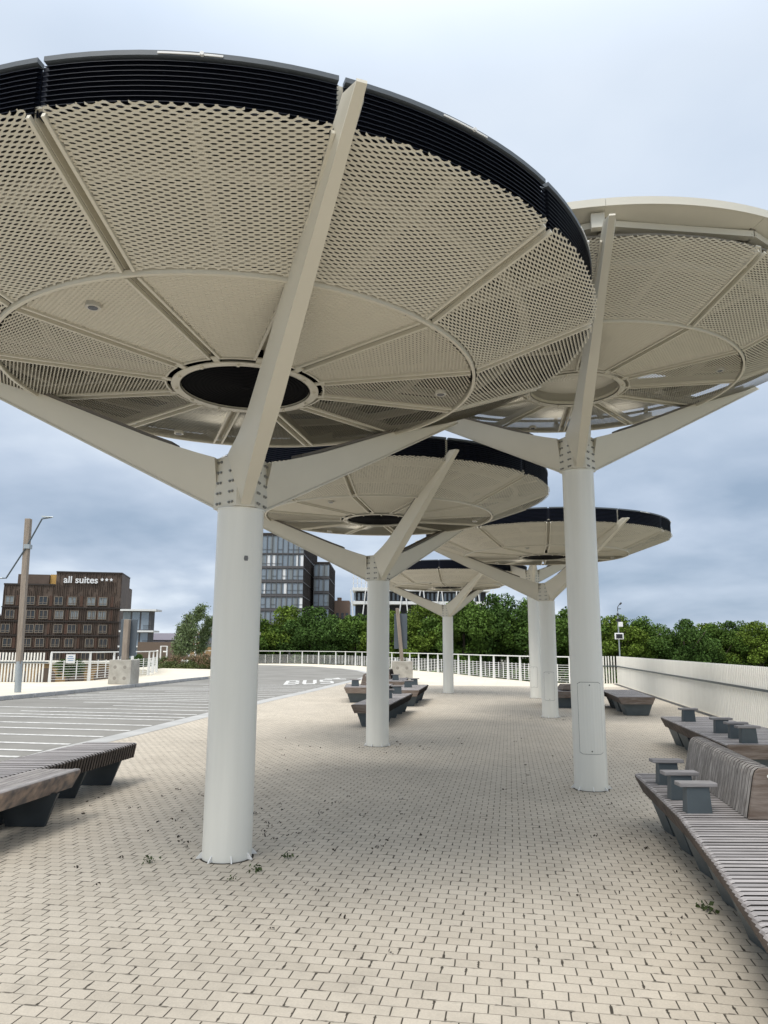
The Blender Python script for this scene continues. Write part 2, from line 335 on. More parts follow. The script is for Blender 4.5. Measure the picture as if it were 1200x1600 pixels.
# plaza paving of beige blocks
pl_left = strip_poly(roadR[:12], .42)
plaza = pl_left+[(-1.65, 34.0), (-.4, 33.4), (3.5, 32.6), (fx(32.3)-.3, 32.3), (fx(-8)-.3, -8)]
sheet('plaza_paving', plaza, .004, M['pavers'])
def ribbon(name, line, w0, w1, z, m):
    a = strip_poly(line, w0); b = strip_poly(line, w1); n = len(line)
    mb = MB(); mb.add([(x, y, z) for x, y in a]+[(x, y, z) for x, y in b], [(i, i+1, n+i+1, n+i) for i in range(n-1)])
    return kind(mb.build(name, m), 'structure')
ribbon('kerb_strip', roadR[:17], 0.0, .42, .008, M['kerbstrip'])
# drain slot along the fence
mb = MB(); mb.add([(fx(-8)-.30, -8, .008), (fx(-8)-.12, -8, .008), (fx(35)-.12, 35, .008), (fx(35)-.30, 35, .008)], [(0, 1, 2, 3)])
kind(mb.build('drain', M['blacksteel']), 'structure')
# raised left sidewalk and its granite kerb
rl = roadL[::-1]
walk = [(-24, -8), (-20, 0), (-16, 8), (-13.5, 14), (-12.2, 19), (-10.9, 25), (-10.0, 30.2), (-9.3, 36), (-8.9, 38.5), (-8.75, 44), (-9.0, 46.2), (-9.9, 48.8), (-11.8, 50.7), (-15.2, 52.2), (-15.2, 50.6), (-12.4, 39.6), (-12.8, 32.7), (-13.9, 31.3), (-40, 31.2), (-40, -8)]
kind(MB().prism(walk, -.003, .12).build('sidewalk', M['paleslab']), 'structure')
kl = [(-24, -8), (-20, 0), (-16, 8), (-13.5, 14), (-12.2, 19), (-10.9, 25), (-10.0, 30.2), (-9.3, 36), (-8.95, 38.2)]
ins = strip_poly(kl, .16); mb = MB()
segs = []
for i in range(len(kl)-1):
    a, b = Vector(kl[i]), Vector(kl[i+1]); c, d = Vector(ins[i]), Vector(ins[i+1]); n = max(1, int((b-a).length/1.0))
    for k in range(n):
        t0, t1 = k/n+.004, (k+1)/n-.004
        mb.prism([tuple(a.lerp(b, t0)), tuple(c.lerp(d, t0)), tuple(c.lerp(d, t1)), tuple(a.lerp(b, t1))], .001, .128+random.uniform(-.003, .003))
kind(mb.build('kerb', M['kerb'], bevel=.01), 'structure')
# painted hatching and lettering on the road
mb = MB()
def road_x(y, line):
    for a, b in zip(line, line[1:]):
        if min(a[1], b[1]) <= y <= max(a[1], b[1]) and a[1] != b[1]:
            return a[0]+(b[0]-a[0])*(y-a[1])/(b[1]-a[1])
    return -9
y = 3.2; k = 0
while y < 32.5:
    xr = road_x(y, roadR)-.06; sl = -.175 if y < 24 else -.10
    x0 = xr-(random.choice([9.5, 9.5, 9.5, 4.6, 6.5, 3.2]) if y > 15 else 11)
    yl = y+(x0-xr)*sl; x0 = max(x0, road_x(min(yl, 50), roadL)+.5); yl = y+(x0-xr)*sl
    mb.add([(x0, yl, .005), (xr, y, .005), (xr, y+.145, .005), (x0, yl+.145, .005)], [(0, 1, 2, 3)])
    k += 1; y += [1.0, .95, 1.15, .62, .75, 1.05][k % 6]*(1.0 if y > 12 else 1.05)
kind(mb.build('road_markings', M['marking']), 'structure')

def text_mesh(s, size, offset=0.0, extrude=0.0):
    cu = bpy.data.curves.new('t', 'FONT'); cu.body = s; cu.size = size; cu.offset = offset; cu.extrude = extrude; cu.fill_mode = 'BOTH' if extrude else 'FRONT'
    o = bpy.data.objects.new('t', cu); COL.objects.link(o); dg = bpy.context.evaluated_depsgraph_get(); dg.update()
    me = bpy.data.meshes.new_from_object(o.evaluated_get(dg)); bpy.data.objects.remove(o); bpy.data.curves.remove(cu); return me
STROKES = {'B': [(0, .26, 0, 1), (.26, .82, 0, .17), (.26, .76, .43, .58), (.26, .80, .83, 1), (.76, 1, .09, .45), (.72, .96, .56, .91)],
           'U': [(0, .26, .12, 1), (.74, 1, .12, 1), (.10, .90, -.04, .14)], 'S': [(.04, .96, 0, .17), (.76, 1, .10, .50), (.06, .94, .42, .58), (0, .24, .50, .90), (.04, .96, .83, 1)]}
mb = MB()
for k, ch in enumerate('BUS'):
    for i, (u0, u1, q0, q1) in enumerate(STROKES[ch]):
        pts = []
        for u, q in ((u0, q0), (u1, q0), (u1, q1), (u0, q1)):
            uu = (k*1.22+u)/3.44; pts.append((-4.30+uu*2.1-q*.36, 32.6+q*4.0+uu*1.6, .0085+.0003*i))
        mb.add(pts, [(0, 1, 2, 3)])
kind(mb.build('road_lettering', M['marking']), 'structure')
mb = MB(); mb.add([(-3.0, 38.6, .005), (-1.9, 38.6, .005), (-1.9, 39.3, .005), (-2.2, 39.3, .005), (-2.4, 40.6, .005), (-2.65, 39.3, .005), (-3.0, 39.3, .005)], [(0, 1, 2, 3, 4, 5, 6)])
kind(mb.build('road_arrow', M['marking']), 'structure')

# ================================================================== CANOPIES
TA = [R(-70.2+120*k) for k in range(3)]           # arm azimuths (canopy frame)
DIV = [R(-70.5+30*k) for k in range(12)]
Z0 = 2.72
def zb(r): return Z0+(r-.19)*.505
def zskin(r):
    if r <= 1.96: return 3.81+(r-.6)*.015
    if r <= 2.90: return 3.832+(r-1.96)*.36
    return 3.832+.94*.36+(r-2.90)*.55
SH = 1.0
def strand_panel(r0, r1, half, gap, name):
    s, lwd, am, wdt, al = .0150, .072, .0040, .0127, R(33)
    V = []; F = []
    nx = int((r1-r0*math.cos(half))/s)+2
    hw = r1*math.sin(half)
    seg = [(0, -1), (.12, -1), (.38, 1), (.62, 1), (.88, -1)]
    tl = {-1: (wdt/2*math.cos(al-R(15)), wdt/2*math.sin(al-R(15))), 1: (wdt/2*math.cos(al+R(18)), wdt/2*math.sin(al+R(18)))}
    for i in range(nx):
        x = r0*math.cos(half)+i*s
        ph = 0.5 if i % 2 else 0.0
        k0 = int(-hw/lwd)-1; k1 = -k0
        ys = []
        for k in range(k0, k1):
            for a, sg in seg[:-1]: ys.append(((k+ph+a)*lwd, sg*am))
            ys.append(((k+ph+.88)*lwd, -am))
        prev = None
        for (yy, off) in ys:
            xx = x+off; r = math.hypot(xx, yy); lim = math.atan2(abs(yy), max(xx, 1e-3))*r
            ok = r0-.006 <= r <= r1 and (half*r-lim) > gap
            if ok:
                z = zskin(r)-off*.12
                j = len(V); du, dn = tl[1 if off > 0 else -1]
                V.append((xx-du, yy, z-dn)); V.append((xx+du, yy, z+dn))
                if prev is not None and abs(V[prev][1]-yy) < lwd*.5: F.append((prev, j, j+1, prev+1))
                prev = j
            else: prev = None
    me = bpy.data.meshes.new(name); me.from_pydata(V, [], F); me.materials.append(M['cream_mesh']); me.update(); return me
def frame_mesh(r0, r1, half, gap, name, outer):
    mb = MB()
    for sg in (-1, 1):
        pts = []
        for r in np.linspace(r0, min(r1, 2.91), 6):
            a = half-gap/r; pts.append((r*math.cos(a), sg*r*math.sin(a), zskin(r)-.004))
        for p, q in zip(pts, pts[1:]): mb.beam(p, q, .020, .030)
    if not outer:
        for r in (r0,):
            n = 8
            for k in range(n):
                a0 = -(half-gap/r)+2*(half-gap/r)*k/n; a1 = -(half-gap/r)+2*(half-gap/r)*(k+1)/n
                mb.beam((r*math.cos(a0), r*math.sin(a0), zskin(r)-.003), (r*math.cos(a1), r*math.sin(a1), zskin(r)-.003), .016, .026)
    if outer:
        r = r0+.004; n = 8
        for k in range(n):
            a0 = -(half-gap/r)+2*(half-gap/r)*k/n; a1 = -(half-gap/r)+2*(half-gap/r)*(k+1)/n
            mb.beam((r*math.cos(a0), r*math.sin(a0), zskin(r)+.006), (r*math.cos(a1), r*math.sin(a1), zskin(r)+.006), .008, .010)
    return mb.mesh(name, M['cream'])
HALF = R(15); GAP = .042
me_in = strand_panel(.66, 1.93, HALF, GAP, 'inner_mesh'); me_out = strand_panel(1.985, 2.94, HALF, GAP, 'outer_mesh')
mf_in = frame_mesh(.67, 1.935, HALF, GAP, 'inner_frame', False); mf_out = frame_mesh(1.985, 2.91, HALF, GAP, 'outer_frame', True)
def arc_ring(mb, r0, r1, z0, z1, a0=0, a1=2*math.pi, n=96, zo0=None, zo1=None):
    # solid ring segment; (r0: z0..z1) inner, (r1: zo0..zo1) outer
    zo0 = z0 if zo0 is None else zo0; zo1 = z1 if zo1 is None else zo1
    full = abs(a1-a0-2*math.pi) < 1e-6; secs = []
    for k in range(n+1):
        a = a0+(a1-a0)*k/n; c, s_ = math.cos(a), math.sin(a)
        secs.append([(r0*c, r0*s_, z0), (r1*c, r1*s_, zo0), (r1*c, r1*s_, zo1), (r0*c, r0*s_, z1)])
    mb.loft(secs, cap=not full); return mb
# radial channel between panels
mb = MB(); n = 8
for sg in (-1, 1):
    secs = []
    for r in np.linspace(.66, 2.88, n):
        z = zskin(r); secs.append([(r, sg*.026, z+.012), (r, sg*.030, z+.012), (r, sg*.030, z+.085), (r, sg*.026, z+.085)])
    mb.loft(secs)
secs = []
for r in np.linspace(.66, 2.88, n):
    z = zskin(r); secs.append([(r, -.026, z+.072), (r, .026, z+.072), (r, .026, z+.085), (r, -.026, z+.085)])
mb.loft(secs)
me_beam = mb.mesh('radial_beam', M['cream'])
# middle ring, hub ring
mb = MB(); arc_ring(mb, 1.948, 1.972, 3.812, 3.85, n=120); me_ring = mb.mesh('middle_ring', M['cream'], True)
mb = MB(); arc_ring(mb, .545, .625, 3.782, 3.79, n=72)
arc_ring(mb, .545, .553, 3.782, 3.83, n=72)
for k in range(12):
    a = R(-70.5+30*k); mb.beam((.60*math.cos(a), .60*math.sin(a), 3.795), (.70*math.cos(a), .70*math.sin(a), 3.805), .05, .012)
    a += R(15); c, s_ = math.cos(a), math.sin(a); mb.tube([(.588*c, .588*s_, 3.765), (.588*c, .588*s_, 3.80)], .014, 8)
me_hubring = mb.mesh('hub_ring', M['cream'])
def drum(m, zz):
    mb = MB(); secs = []; N_ = 64
    rr = [.54]; 
    prof = [(.68, 4.25), (.68, 3.845), (.655, 3.842), (.655, 4.0), (.545, 4.0), (.545, zz)]
    k = 0; r = .535
    while r > .03:
        prof.append((r, zz+(.002 if k % 2 else -.001))); prof.append((r-.006, zz+(-.001 if k % 2 else .002))); k += 1; r -= .017
    prof.append((.004, zz))
    for k in range(N_+1):
        a = 2*math.pi*k/N_; secs.append([(p*math.cos(a), p*math.sin(a), z) for p, z in prof])
    mb.loft(secs, cap=False, close=False); return mb.mesh('drum', m, True)
me_drum = drum(M['black'], 3.80); me_drumc = drum(M['fascia'], 3.94)
# rim louvres (low canopies): ten blades per 30 degree segment
mb = MB(); a0, a1 = -R(15)+.006, R(15)-.006
for k in range(10):
    z = 4.196+k*.0285
    arc_ring(mb, 2.875, 2.908, z+.014, z+.0165, a0, a1, 12, z-.006, z-.0035)
for a in (a0+.012, 0, a1-.012): mb.beam((2.862*math.cos(a), 2.862*math.sin(a), 4.16), (2.862*math.cos(a), 2.862*math.sin(a), 4.475), .03, .012, up=(math.cos(a), math.sin(a), 0))
me_louv = mb.mesh('louvre_panel', M['louvre'])
mb = MB(); arc_ring(mb, 2.868, 2.874, 4.192, 4.47, a0, a1, 12); me_lback = mb.mesh('louvre_backing', M['louvre'])
mb = MB(); arc_ring(mb, 2.862, 2.915, 4.472, 4.500, a0, a1, 12); me_lcap = mb.mesh('louvre_cap', M['louvre_edge'])
mb = MB(); arc_ring(mb, 2.9165, 2.921, 4.478, 4.488, -.055, .055, 6)
mb.tube([(2.915, .02*2.9, 4.483), (2.93, .02*2.9, 4.483)], .011, 8); me_tie = mb.mesh('tie_bracket', M['white'])
mb = MB(); mb.box(2.82, 2.862, -.02, .02, 4.2, 4.485); me_post = mb.mesh('rim_post', M['cream']); me_postd = me_post.copy(); me_postd.materials.clear(); me_postd.materials.append(M['louvre'])
# roof plates above the mesh, with open slots
def roof_mesh(m, tall=False):
    mb = MB()
    for k in range(12):
        c = DIV[k]+HALF
        def zr(r): return 4.24+(r-.69)*.102
        openk = (4, 6, 8) if tall else (6,)
        rings = [(.69, 1.12, 1)]
        if k in (5, 6, 7) or (tall and k in (3, 4, 8)): rings += [(1.14, 1.50, 1), (1.515, 1.88, 1), (1.895, 2.845, 1)]
        else: rings += [(1.14, 2.845, 1)]
        for r0, r1, _ in rings:
            sub = [(-1, 1)]
            if r0 == .69 and k in openk: continue
            if tall and r0 == 1.515 and k in (4, 8): sub = [(-1, -.35), (.30, 1)]
            for f0, f1 in sub: arc_ring(mb, r0, r1, zr(r0), zr(r0)+.02, c+HALF*f0+.012*(f0 == -1), c+HALF*f1-.012*(f1 == 1), 6, zr(r1), zr(r1)+.02)
        a = DIV[k]; mb.beam((.7*math.cos(a), .7*math.sin(a), 4.20), (2.84*math.cos(a), 2.84*math.sin(a), 4.42), .06, .10)
    arc_ring(mb, 2.66, 2.84, 4.215, 4.235, n=96, zo0=4.25, zo1=4.27)
    for r, z in ((1.13, 4.25), (2.14, 4.36)): arc_ring(mb, r-.03, r+.03, z-.06, z+.03, n=72)
    return mb.mesh('roof', m)
mb = MB()
for r_, z_ in ((1.62, 4.10), (2.38, 4.19)): arc_ring(mb, r_-.035, r_+.035, z_, z_+.07, n=72)
for k in range(12):
    a = DIV[k]+HALF; mb.beam((1.55*math.cos(a), 1.55*math.sin(a), 4.13), (2.80*math.cos(a), 2.80*math.sin(a), 4.26), .07, .06)
me_ribs = mb.mesh('roof_ribs', mat('rib_paint', (.50, .47, .39), .6))
me_roof = roof_mesh(M['roofdark']); me_roofc = roof_mesh(M['roofcream'], True)
# plain cream fascia of the tall canopies
mb = MB()
secs = []
for k in range(13):
    a = -HALF+.0006+(2*HALF-.0012)*k/12; c, s_ = math.cos(a), math.sin(a)
    secs.append([(r*c, r*s_, z) for r, z in ((2.52, 4.36), (2.995, 4.485), (3.0, 4.455), (3.012, 4.455), (3.012, 4.53), (2.52, 4.40))])
mb.loft(secs); me_fascia = mb.mesh('fascia_panel', M['fascia'], True)
mb = MB()
for k in range(12):
    a, b = DIV[k], DIV[(k+1) % 12]; r = 2.81
    mb.beam((r*math.cos(a), r*math.sin(a), 4.385), (r*math.cos(b), r*math.sin(b), 4.385), .08, .06)
    mb.beam((2.7*math.cos(a), 2.7*math.sin(a), 4.12), (2.7*math.cos(a), 2.7*math.sin(a), 4.38), .05, .05)
me_poly = mb.mesh('ring_beam', M['fascia'])
mb = MB(); mb.box(2.86, 2.93, -.06, .06, 4.30, 4.44); me_jbox = mb.mesh('bracket', M['fascia'])
# arms
def thick(r):
    P_ = [(.19, .43), (.35, .40), (.6, .362), (.85, .330), (1.4, .283), (2.0, .235), (2.6, .17), (3.06, .105), (3.2, .02)]
    for (a, b), (c, d) in zip(P_, P_[1:]):
        if a <= r <= c: return b+(d-b)*(r-a)/(c-a)
    return .02
def topw(r):
    P_ = [(.19, .31), (.30, .285), (.45, .245), (.7, .205), (1.2, .180), (2.2, .145), (3.2, .105)]
    for (a, b), (c, d) in zip(P_, P_[1:]):
        if a <= r <= c: return b+(d-b)*(r-a)/(c-a)
    return .105
mb = MB(); secs = []
for r in [.19, .24, .30, .37, .45, .56, .7, .85, 1.05, 1.3, 1.6, 1.95, 2.3, 2.65, 3.06]:
    z0 = zb(r); t = thick(r); bw = float(np.interp(r, [.19, .6, 1.3, 2.2, 3.06], [.040, .050, .058, .044, .030])); tw = topw(r)/2; z1 = z0+t
    secs.append([(r, -bw, z0), (r, bw, z0), (r, bw, z0+.016), (r, bw-.010, z0+.018), (r, bw*.9+(tw-bw*.9)*.45, z0+t*.45), (r, tw, z1-.012), (r, tw, z1),
                 (r, -tw, z1), (r, -tw, z1-.012), (r, -(bw*.9+(tw-bw*.9)*.45), z0+t*.45), (r, -bw+.010, z0+.018), (r, -bw, z0+.016)])
r = 3.2; z0 = zb(r); bw = .027
secs.append([(r, -bw, z0), (r, bw, z0), (r, bw, z0+.016)]+[(r-.004, bw-.01, z0+.018)]*2+[(r-.006, bw-.01, z0+.02)]*2+[(r-.006, -bw+.01, z0+.02)]*2+[(r-.004, -bw+.01, z0+.018)]*2+[(r, -bw, z0+.016)])
mb.loft(secs)
me_arm = mb.mesh('arm', M['cream'], True)
mb = MB(); secs = []
for r in np.linspace(.62, 2.0, 9):
    z = zb(r)+thick(r); secs.append([(r, -.075, z+.002), (r, .075, z+.002), (r, .075, z+.032), (r, -.075, z+.032)])
mb.loft(secs); me_flash = mb.mesh('flashing', mat('taupe_flashing', (.17, .15, .125), .6))
# hub plates with bolts: triangular core between the three arms
mb = MB(); poly = []
for k in range(3):
    a = TA[k]; d = .215; poly += [rotz((d, -.075), a), rotz((d, .075), a)]
mb.prism(poly, Z0+.004, Z0+.435); me_hub = mb.mesh('hub', M['cream'])
BOLTS = []
for k in range(3):
    a = TA[k]+R(60)
    p0 = rotz((.215, .075), TA[k]); p1 = rotz((.215, -.075), TA[(k+1) % 3])
    mid = ((p0[0]+p1[0])/2, (p0[1]+p1[1])/2); u = Vector((p1[0]-p0[0], p1[1]-p0[1])); u.normalize()
    for off in (-.098, -.060, .060, .098):
        for j in range(5):
            c = Vector(mid)+u*off; BOLTS.append((c.x, c.y, Z0+.04+j*.088, a))
mb = MB(); mb.tube([(-.002, 0, 0), (.008, 0, 0)], .012, 8); mb.tube([(.0075, 0, 0), (.016, 0, 0)], .008, 6); me_bolt = mb.mesh('bolt', M['bolt'])
def column_mesh(h):
    mb = MB(); n = 64; prof = [(.19, 0), (.19, h-.012), (.196, h-.012), (.196, h)]
    mb.loft([[(r*math.cos(2*math.pi*k/n), r*math.sin(2*math.pi*k/n), z) for k in range(n)] for r, z in prof]); return mb.mesh('column', M['column'], True)
def curved_plate(w_, z0, z1, r, m, name, t=.003):
    mb = MB(); n = 8; secs = []
    for k in range(n+1):
        a = (k/n-.5)*w_/r; c, s_ = math.cos(a), math.sin(a); q = .03 if k in (0, n) else 0
        secs.append([(r*c, r*s_, z0+q*.6), ((r+t)*c, (r+t)*s_, z0+q*.6), ((r+t)*c, (r+t)*s_, z1-q*.6), (r*c, r*s_, z1-q*.6)])
    mb.loft(secs); return mb.mesh(name, m)
mb = MB()
mb.add([(.185, -.004, 0.006), (.235, -.004, .006), (.232, -.004, .014), (.195, -.004, .05), (.185, -.004, .05), (.185, .004, .006), (.235, .004, .006), (.232, .004, .014), (.195, .004, .05), (.185, .004, .05)],
       [(0, 1, 2, 3, 4), (9, 8, 7, 6, 5), (0, 5, 6, 1), (1, 6, 7, 2), (2, 7, 8, 3), (3, 8, 9, 4), (4, 9, 5, 0)])
me_fin = mb.mesh('base_fin', M['white'])
mb = MB(); arc_ring(mb, .191, .206, .001, .0035, n=48); me_joint = mb.mesh('base_joint', M['debris'])
mb = MB(); mb.tube([(0, 0, -.03), (0, 0, .005)], .050, 20); me_spot = mb.mesh('spotlight', mat('spotlight_body', (.55, .53, .47), .4))
mb = MB(); mb.tube([(0, 0, -.033), (0, 0, -.030)], .032, 16); me_lens = mb.mesh('lens', mat('dark_lens', (.04, .045, .055), .15))

def make_canopy(x, y, label, tall=False, rot=0.0, panel=None, sticker=False, dz=0):
    H = 1.05 if tall else dz
    t = thing('steel_canopy', label, 'canopy', (x, y, .004), 0, 'round mesh canopies on columns')
    up = (0, 0, H)
    inst('column', column_mesh(Z0+H), t); inst('base_joint', me_joint, t)
    for k in range(8): inst('base_fin', me_fin, t, R(45*k+20)+rot)
    hb = inst('hub', me_hub, t, rot, up)
    for bx_, by_, bz_, ba_ in BOLTS: inst('bolt', me_bolt, hb, ba_, (bx_, by_, bz_))
    for a in TA:
        ar = inst('arm', me_arm, t, a+rot, up); inst('flashing', me_flash, ar)
    for a in DIV:
        p = inst('inner_mesh_panel', me_in, t, a+HALF+rot, up); inst('panel_frame', mf_in, p)
        p = inst('outer_mesh_panel', me_out, t, a+HALF+rot, up); inst('panel_frame', mf_out, p)
        inst('radial_beam', me_beam, t, a+rot, up)
        if not tall:
            p = inst('louvre_panel', me_louv, t, a+HALF+rot, up); inst('louvre_backing', me_lback, p); inst('louvre_cap', me_lcap, p); inst('tie_bracket', me_tie, p)
            inst('rim_post', me_post if DIV.index(a) % 4 == 0 else me_postd, t, a+rot, up)
        else:
            inst('fascia_panel', me_fascia, t, a+HALF+rot, up)
    if tall: inst('ring_beam', me_poly, t, rot, up)
    if tall:
        for k in range(3): inst('bracket', me_jbox, t, TA[k]+rot+R(-1.5), up)
    inst('middle_ring', me_ring, t, rot, up); inst('hub_ring', me_hubring, t, rot, up)
    inst('drum', me_drumc if tall else me_drum, t, rot, up)
    rf_ = inst('roof', me_roofc if tall else me_roof, t, rot, up); inst('roof_ribs', me_ribs, rf_)
    for k in range(3):
        a = R(-115.5+120*k)+rot; s_ = inst('spotlight', me_spot, t, 0, (1.70*math.cos(a), 1.70*math.sin(a), 3.826+H)); inst('lens', me_lens, s_)
    if panel:
        az, z0, z1, w_ = panel
        p = inst('access_panel', curved_plate(w_+.008, z0-.004, z1+.004, .1905, M['blacksteel'], 'panel_gap', .0015), t, az)
        inst('panel_door', curved_plate(w_, z0, z1, .1925, M['column'], 'panel_door', .003), p)
        mb = MB()
        for zz in (z0+.03, z1-.03): mb.tube([(.192, 0, zz), (.199, 0, zz)], .008, 8)
        mb.build('lock', M['blacksteel'], p)
    if sticker:
        inst('sticker', curved_plate(.035, 2.28, 2.32, .1905, M['greysticker'], 'sticker'), t, R(-62))
    return t
make_canopy(-1.2, 6.1, 'nearest and largest round mesh canopy, black louvred rim, on the column at left', sticker=True)
make_canopy(-.09, 12.75, 'second canopy of the left row, black rimmed, just behind and below the nearest one')
make_canopy(2.36, 27.4, 'smallest, farthest canopy, low between the columns in front of the white railing')
make_canopy(2.42, 9.0, 'tall canopy at right with plain cream rim instead of black louvres', tall=True, rot=R(-28), panel=(R(-97), .41, 1.21, .28))
make_canopy(3.95, 18.0, 'black rimmed canopy at right behind the tall cream rimmed column', panel=(R(-103), .40, 1.05, .24))
make_canopy(5.02, 24.9, 'cream canopy column hidden mostly behind the black rimmed canopy at right', tall=True, rot=R(-28), panel=(R(-120), .35, 1.0, .24))

# ================================================================== BENCHES
def edge_at(line, t):
    for a, b in zip(line, line[1:]):
        if min(a[1], b[1])-1e-6 <= t <= max(a[1], b[1])+1e-6: return a[0]+(b[0]-a[0])*(t-a[1])/(b[1]-a[1])
    return line[0][0] if abs(t-line[0][1]) < abs(t-line[-1][1]) else line[-1][0]
ST = .45
GAP_BLOCKERS = []
def slat_seat(left, right, pitch=.06, wd=.044, lip=(True, True), top=ST, depth=.17, inset=.075):
    y0, y1 = min(p[1] for p in left), max(p[1] for p in left); mb = MB(); y = y0+pitch/2
    while y < y1-wd/2:
        L0, R0 = edge_at(left, y), edge_at(right, y); jz = random.uniform(-.0015, .0015)
        pr = []
        if lip[0]: pr += [(L0+inset, top-depth), (L0+.006, top-.035), (L0+.003, top-.018), (L0+.012, top-.006), (L0+.03, top)]
        else: pr += [(L0, top-.045), (L0, top)]
        if lip[1]: pr += [(R0-.03, top), (R0-.012, top-.006), (R0-.003, top-.018), (R0-.006, top-.035), (R0-inset, top-depth), (R0-inset-.04, top-depth), (R0-.055, top-.045)]
        else: pr += [(R0, top), (R0, top-.045)]
        if lip[0]: pr += [(L0+.055, top-.045), (L0+inset+.04, top-depth)]
        w2 = wd/2
        mb.loft([[(px, y-w2, pz+jz) for px, pz in pr], [(px, y+w2, pz+jz) for px, pz in pr]])
        y += pitch
    # added black core under the slats, blocks light so the gaps stay dark
    ys = sorted({y0+.01, y1-.01, *[p[1] for p in left+right if y0 < p[1] < y1]}); secs = []
    for yy in ys:
        L0, R0 = edge_at(left, yy), edge_at(right, yy); il = inset+.02 if lip[0] else .05; ir = inset+.02 if lip[1] else .05
        secs.append([(L0+il, yy, top-depth+.012), (L0+.05, yy, top-.05), (R0-.05, yy, top-.05), (R0-ir, yy, top-depth+.012)])
    tr = MB(); tr.loft(secs); GAP_BLOCKERS.append(tr)
    return mb
def end_plank(mb, left, right, y, t, top=ST, depth=.17, inset=.075):
    L0, R0 = edge_at(left, y), edge_at(right, y)
    pr = [(L0+inset, top-depth), (L0+.004, top-.02), (L0+.015, top-.002), (R0-.015, top-.002), (R0-.004, top-.02), (R0-inset, top-depth)]
    mb.loft([[(px, y-t/2, pz) for px, pz in pr], [(px, y+t/2, pz) for px, pz in pr]]); return mb
def leg_trap(xl, xr, y, top=ST, depth=.17, t=.34, bi=.17, m=None, parent=None):
    mb = MB(); zt = top-depth+.012
    a = [(xl+.085, zt), (xr-.085, zt), (xr-.085-bi*.62, .006), (xl+.085+bi*.62, .006)]
    mb.loft([[(px, y-t/2+ (.0 if pz > .1 else .02), pz) for px, pz in a], [(px, y+t/2-(.0 if pz > .1 else .02), pz) for px, pz in a]])
    return mb.build('leg', m or M['legdark'], parent, bevel=.004)
def armrest(x, y, parent, w_=.27, top=.66, d=.11):
    mb = MB(); mb.loft([[(x-w_/2+.045, y-d*.42, ST-.004), (x+w_/2-.045, y-d*.42, ST-.004), (x+w_/2-.045, y+d*.42, ST-.004), (x-w_/2+.045, y+d*.42, ST-.004)],
                        [(x-w_/2+.055, y-d*.36, top-.03), (x+w_/2-.055, y-d*.36, top-.03), (x+w_/2-.055, y+d*.36, top-.03), (x-w_/2+.055, y+d*.36, top-.03)]])
    o = mb.build('armrest', M['steelgrey'], parent, bevel=.003)
    MB().box(x-w_/2, x+w_/2, y-d/2, y+d/2, top-.029, top).build('armrest_top', M['wood'], o, bevel=.005)
def backrest(pts, parent, top=.79, base=.15, tw=.075, pitch=.066):
    # pts: centre line from near to far
    a, b = Vector(pts[0]), Vector(pts[1]); Ln = (b-a).length; n = int(Ln/pitch); mb = MB(); sh = (b.x-a.x)/(b.y-a.y)
    for k in range(n):
        y = a.y+(b.y-a.y)*(k+.5)/n; x = a.x+(b.x-a.x)*(k+.5)/n
        pr = [(-base, ST+.004), (-tw-.012, top-.06), (-tw+.004, top-.022), (-tw+.03, top-.004), (0, top), (tw-.03, top-.004), (tw-.004, top-.022), (tw+.012, top-.06), (base, ST+.004)]
        wd = pitch*.60
        mb.loft([[(x+px, y-wd/2, pz) for px, pz in pr], [(x+px, y+wd/2, pz) for px, pz in pr]])
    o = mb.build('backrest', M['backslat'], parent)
    cr_ = [(-base+.075, ST+.006), (-tw+.050, top-.09), (-tw+.055, top-.07), (tw-.055, top-.07), (tw-.050, top-.09), (base-.075, ST+.006)]
    cb = MB(); cb.loft([[(a.x+px, a.y+.01, pz) for px, pz in cr_], [(b.x+px, b.y-.01, pz) for px, pz in cr_]]); cb.build('backrest_gap_blocker', M['blacksteel'], o)  # black filler added inside the backrest to keep its slat gaps dark
    x, y = a.x, a.y-.012; pr = [(-base, ST+.004), (-tw-.012, top-.06), (-tw+.004, top-.022), (-tw+.03, top-.004), (0, top), (tw-.03, top-.004), (tw-.004, top-.022), (tw+.012, top-.06), (base, ST+.004)]
    mb = MB(); mb.loft([[(x+px*.98, y-.02, pz) for px, pz in pr], [(x+px*.98, y+.004, pz) for px, pz in pr]]); e_ = mb.build('end_board', M['woodbrown'], o)
    mb = MB()
    for zz, xx in ((top-.055, 0.01), (ST+.09, .03)): mb.tube([(x+xx, y-.022, zz), (x+xx, y-.030, zz)], .013, 10)
    mb.build('bolt', M['white'], e_)
BG = 'slatted timber benches on dark steel legs'
# right, nearest
t = thing('bench', 'nearest bench at right edge, grey slats, tall slatted backrest and three armrests', 'bench', group=BG)
Lr = [(1.30, 1.8), (1.32, 2.2), (1.535, 3.16), (1.82, 4.31), (2.08, 5.48), (2.24, 6.45), (2.37, 7.29)]; Rr = [(3.05, 1.8), (3.15, 5.4), (3.42, 7.29)]
slat_seat(Lr, Rr, .066, .0465).build('seat', M['slat'], t); GAP_BLOCKERS.pop().build('seat_gap_blocker', M['blacksteel'], t)
for yy in (1.9, 2.95, 3.75, 4.5, 5.15, 5.8, 6.4, 7.02): leg_trap(edge_at(Lr, yy), edge_at(Rr, yy), yy-.12, t=.26, m=M['steelgrey'], parent=t)
for xx, yy in ((2.47, 6.72), (2.33, 6.08), (2.26, 5.60)): armrest(xx, yy, t)
backrest([(2.665, 5.40), (2.975, 7.25)], t)
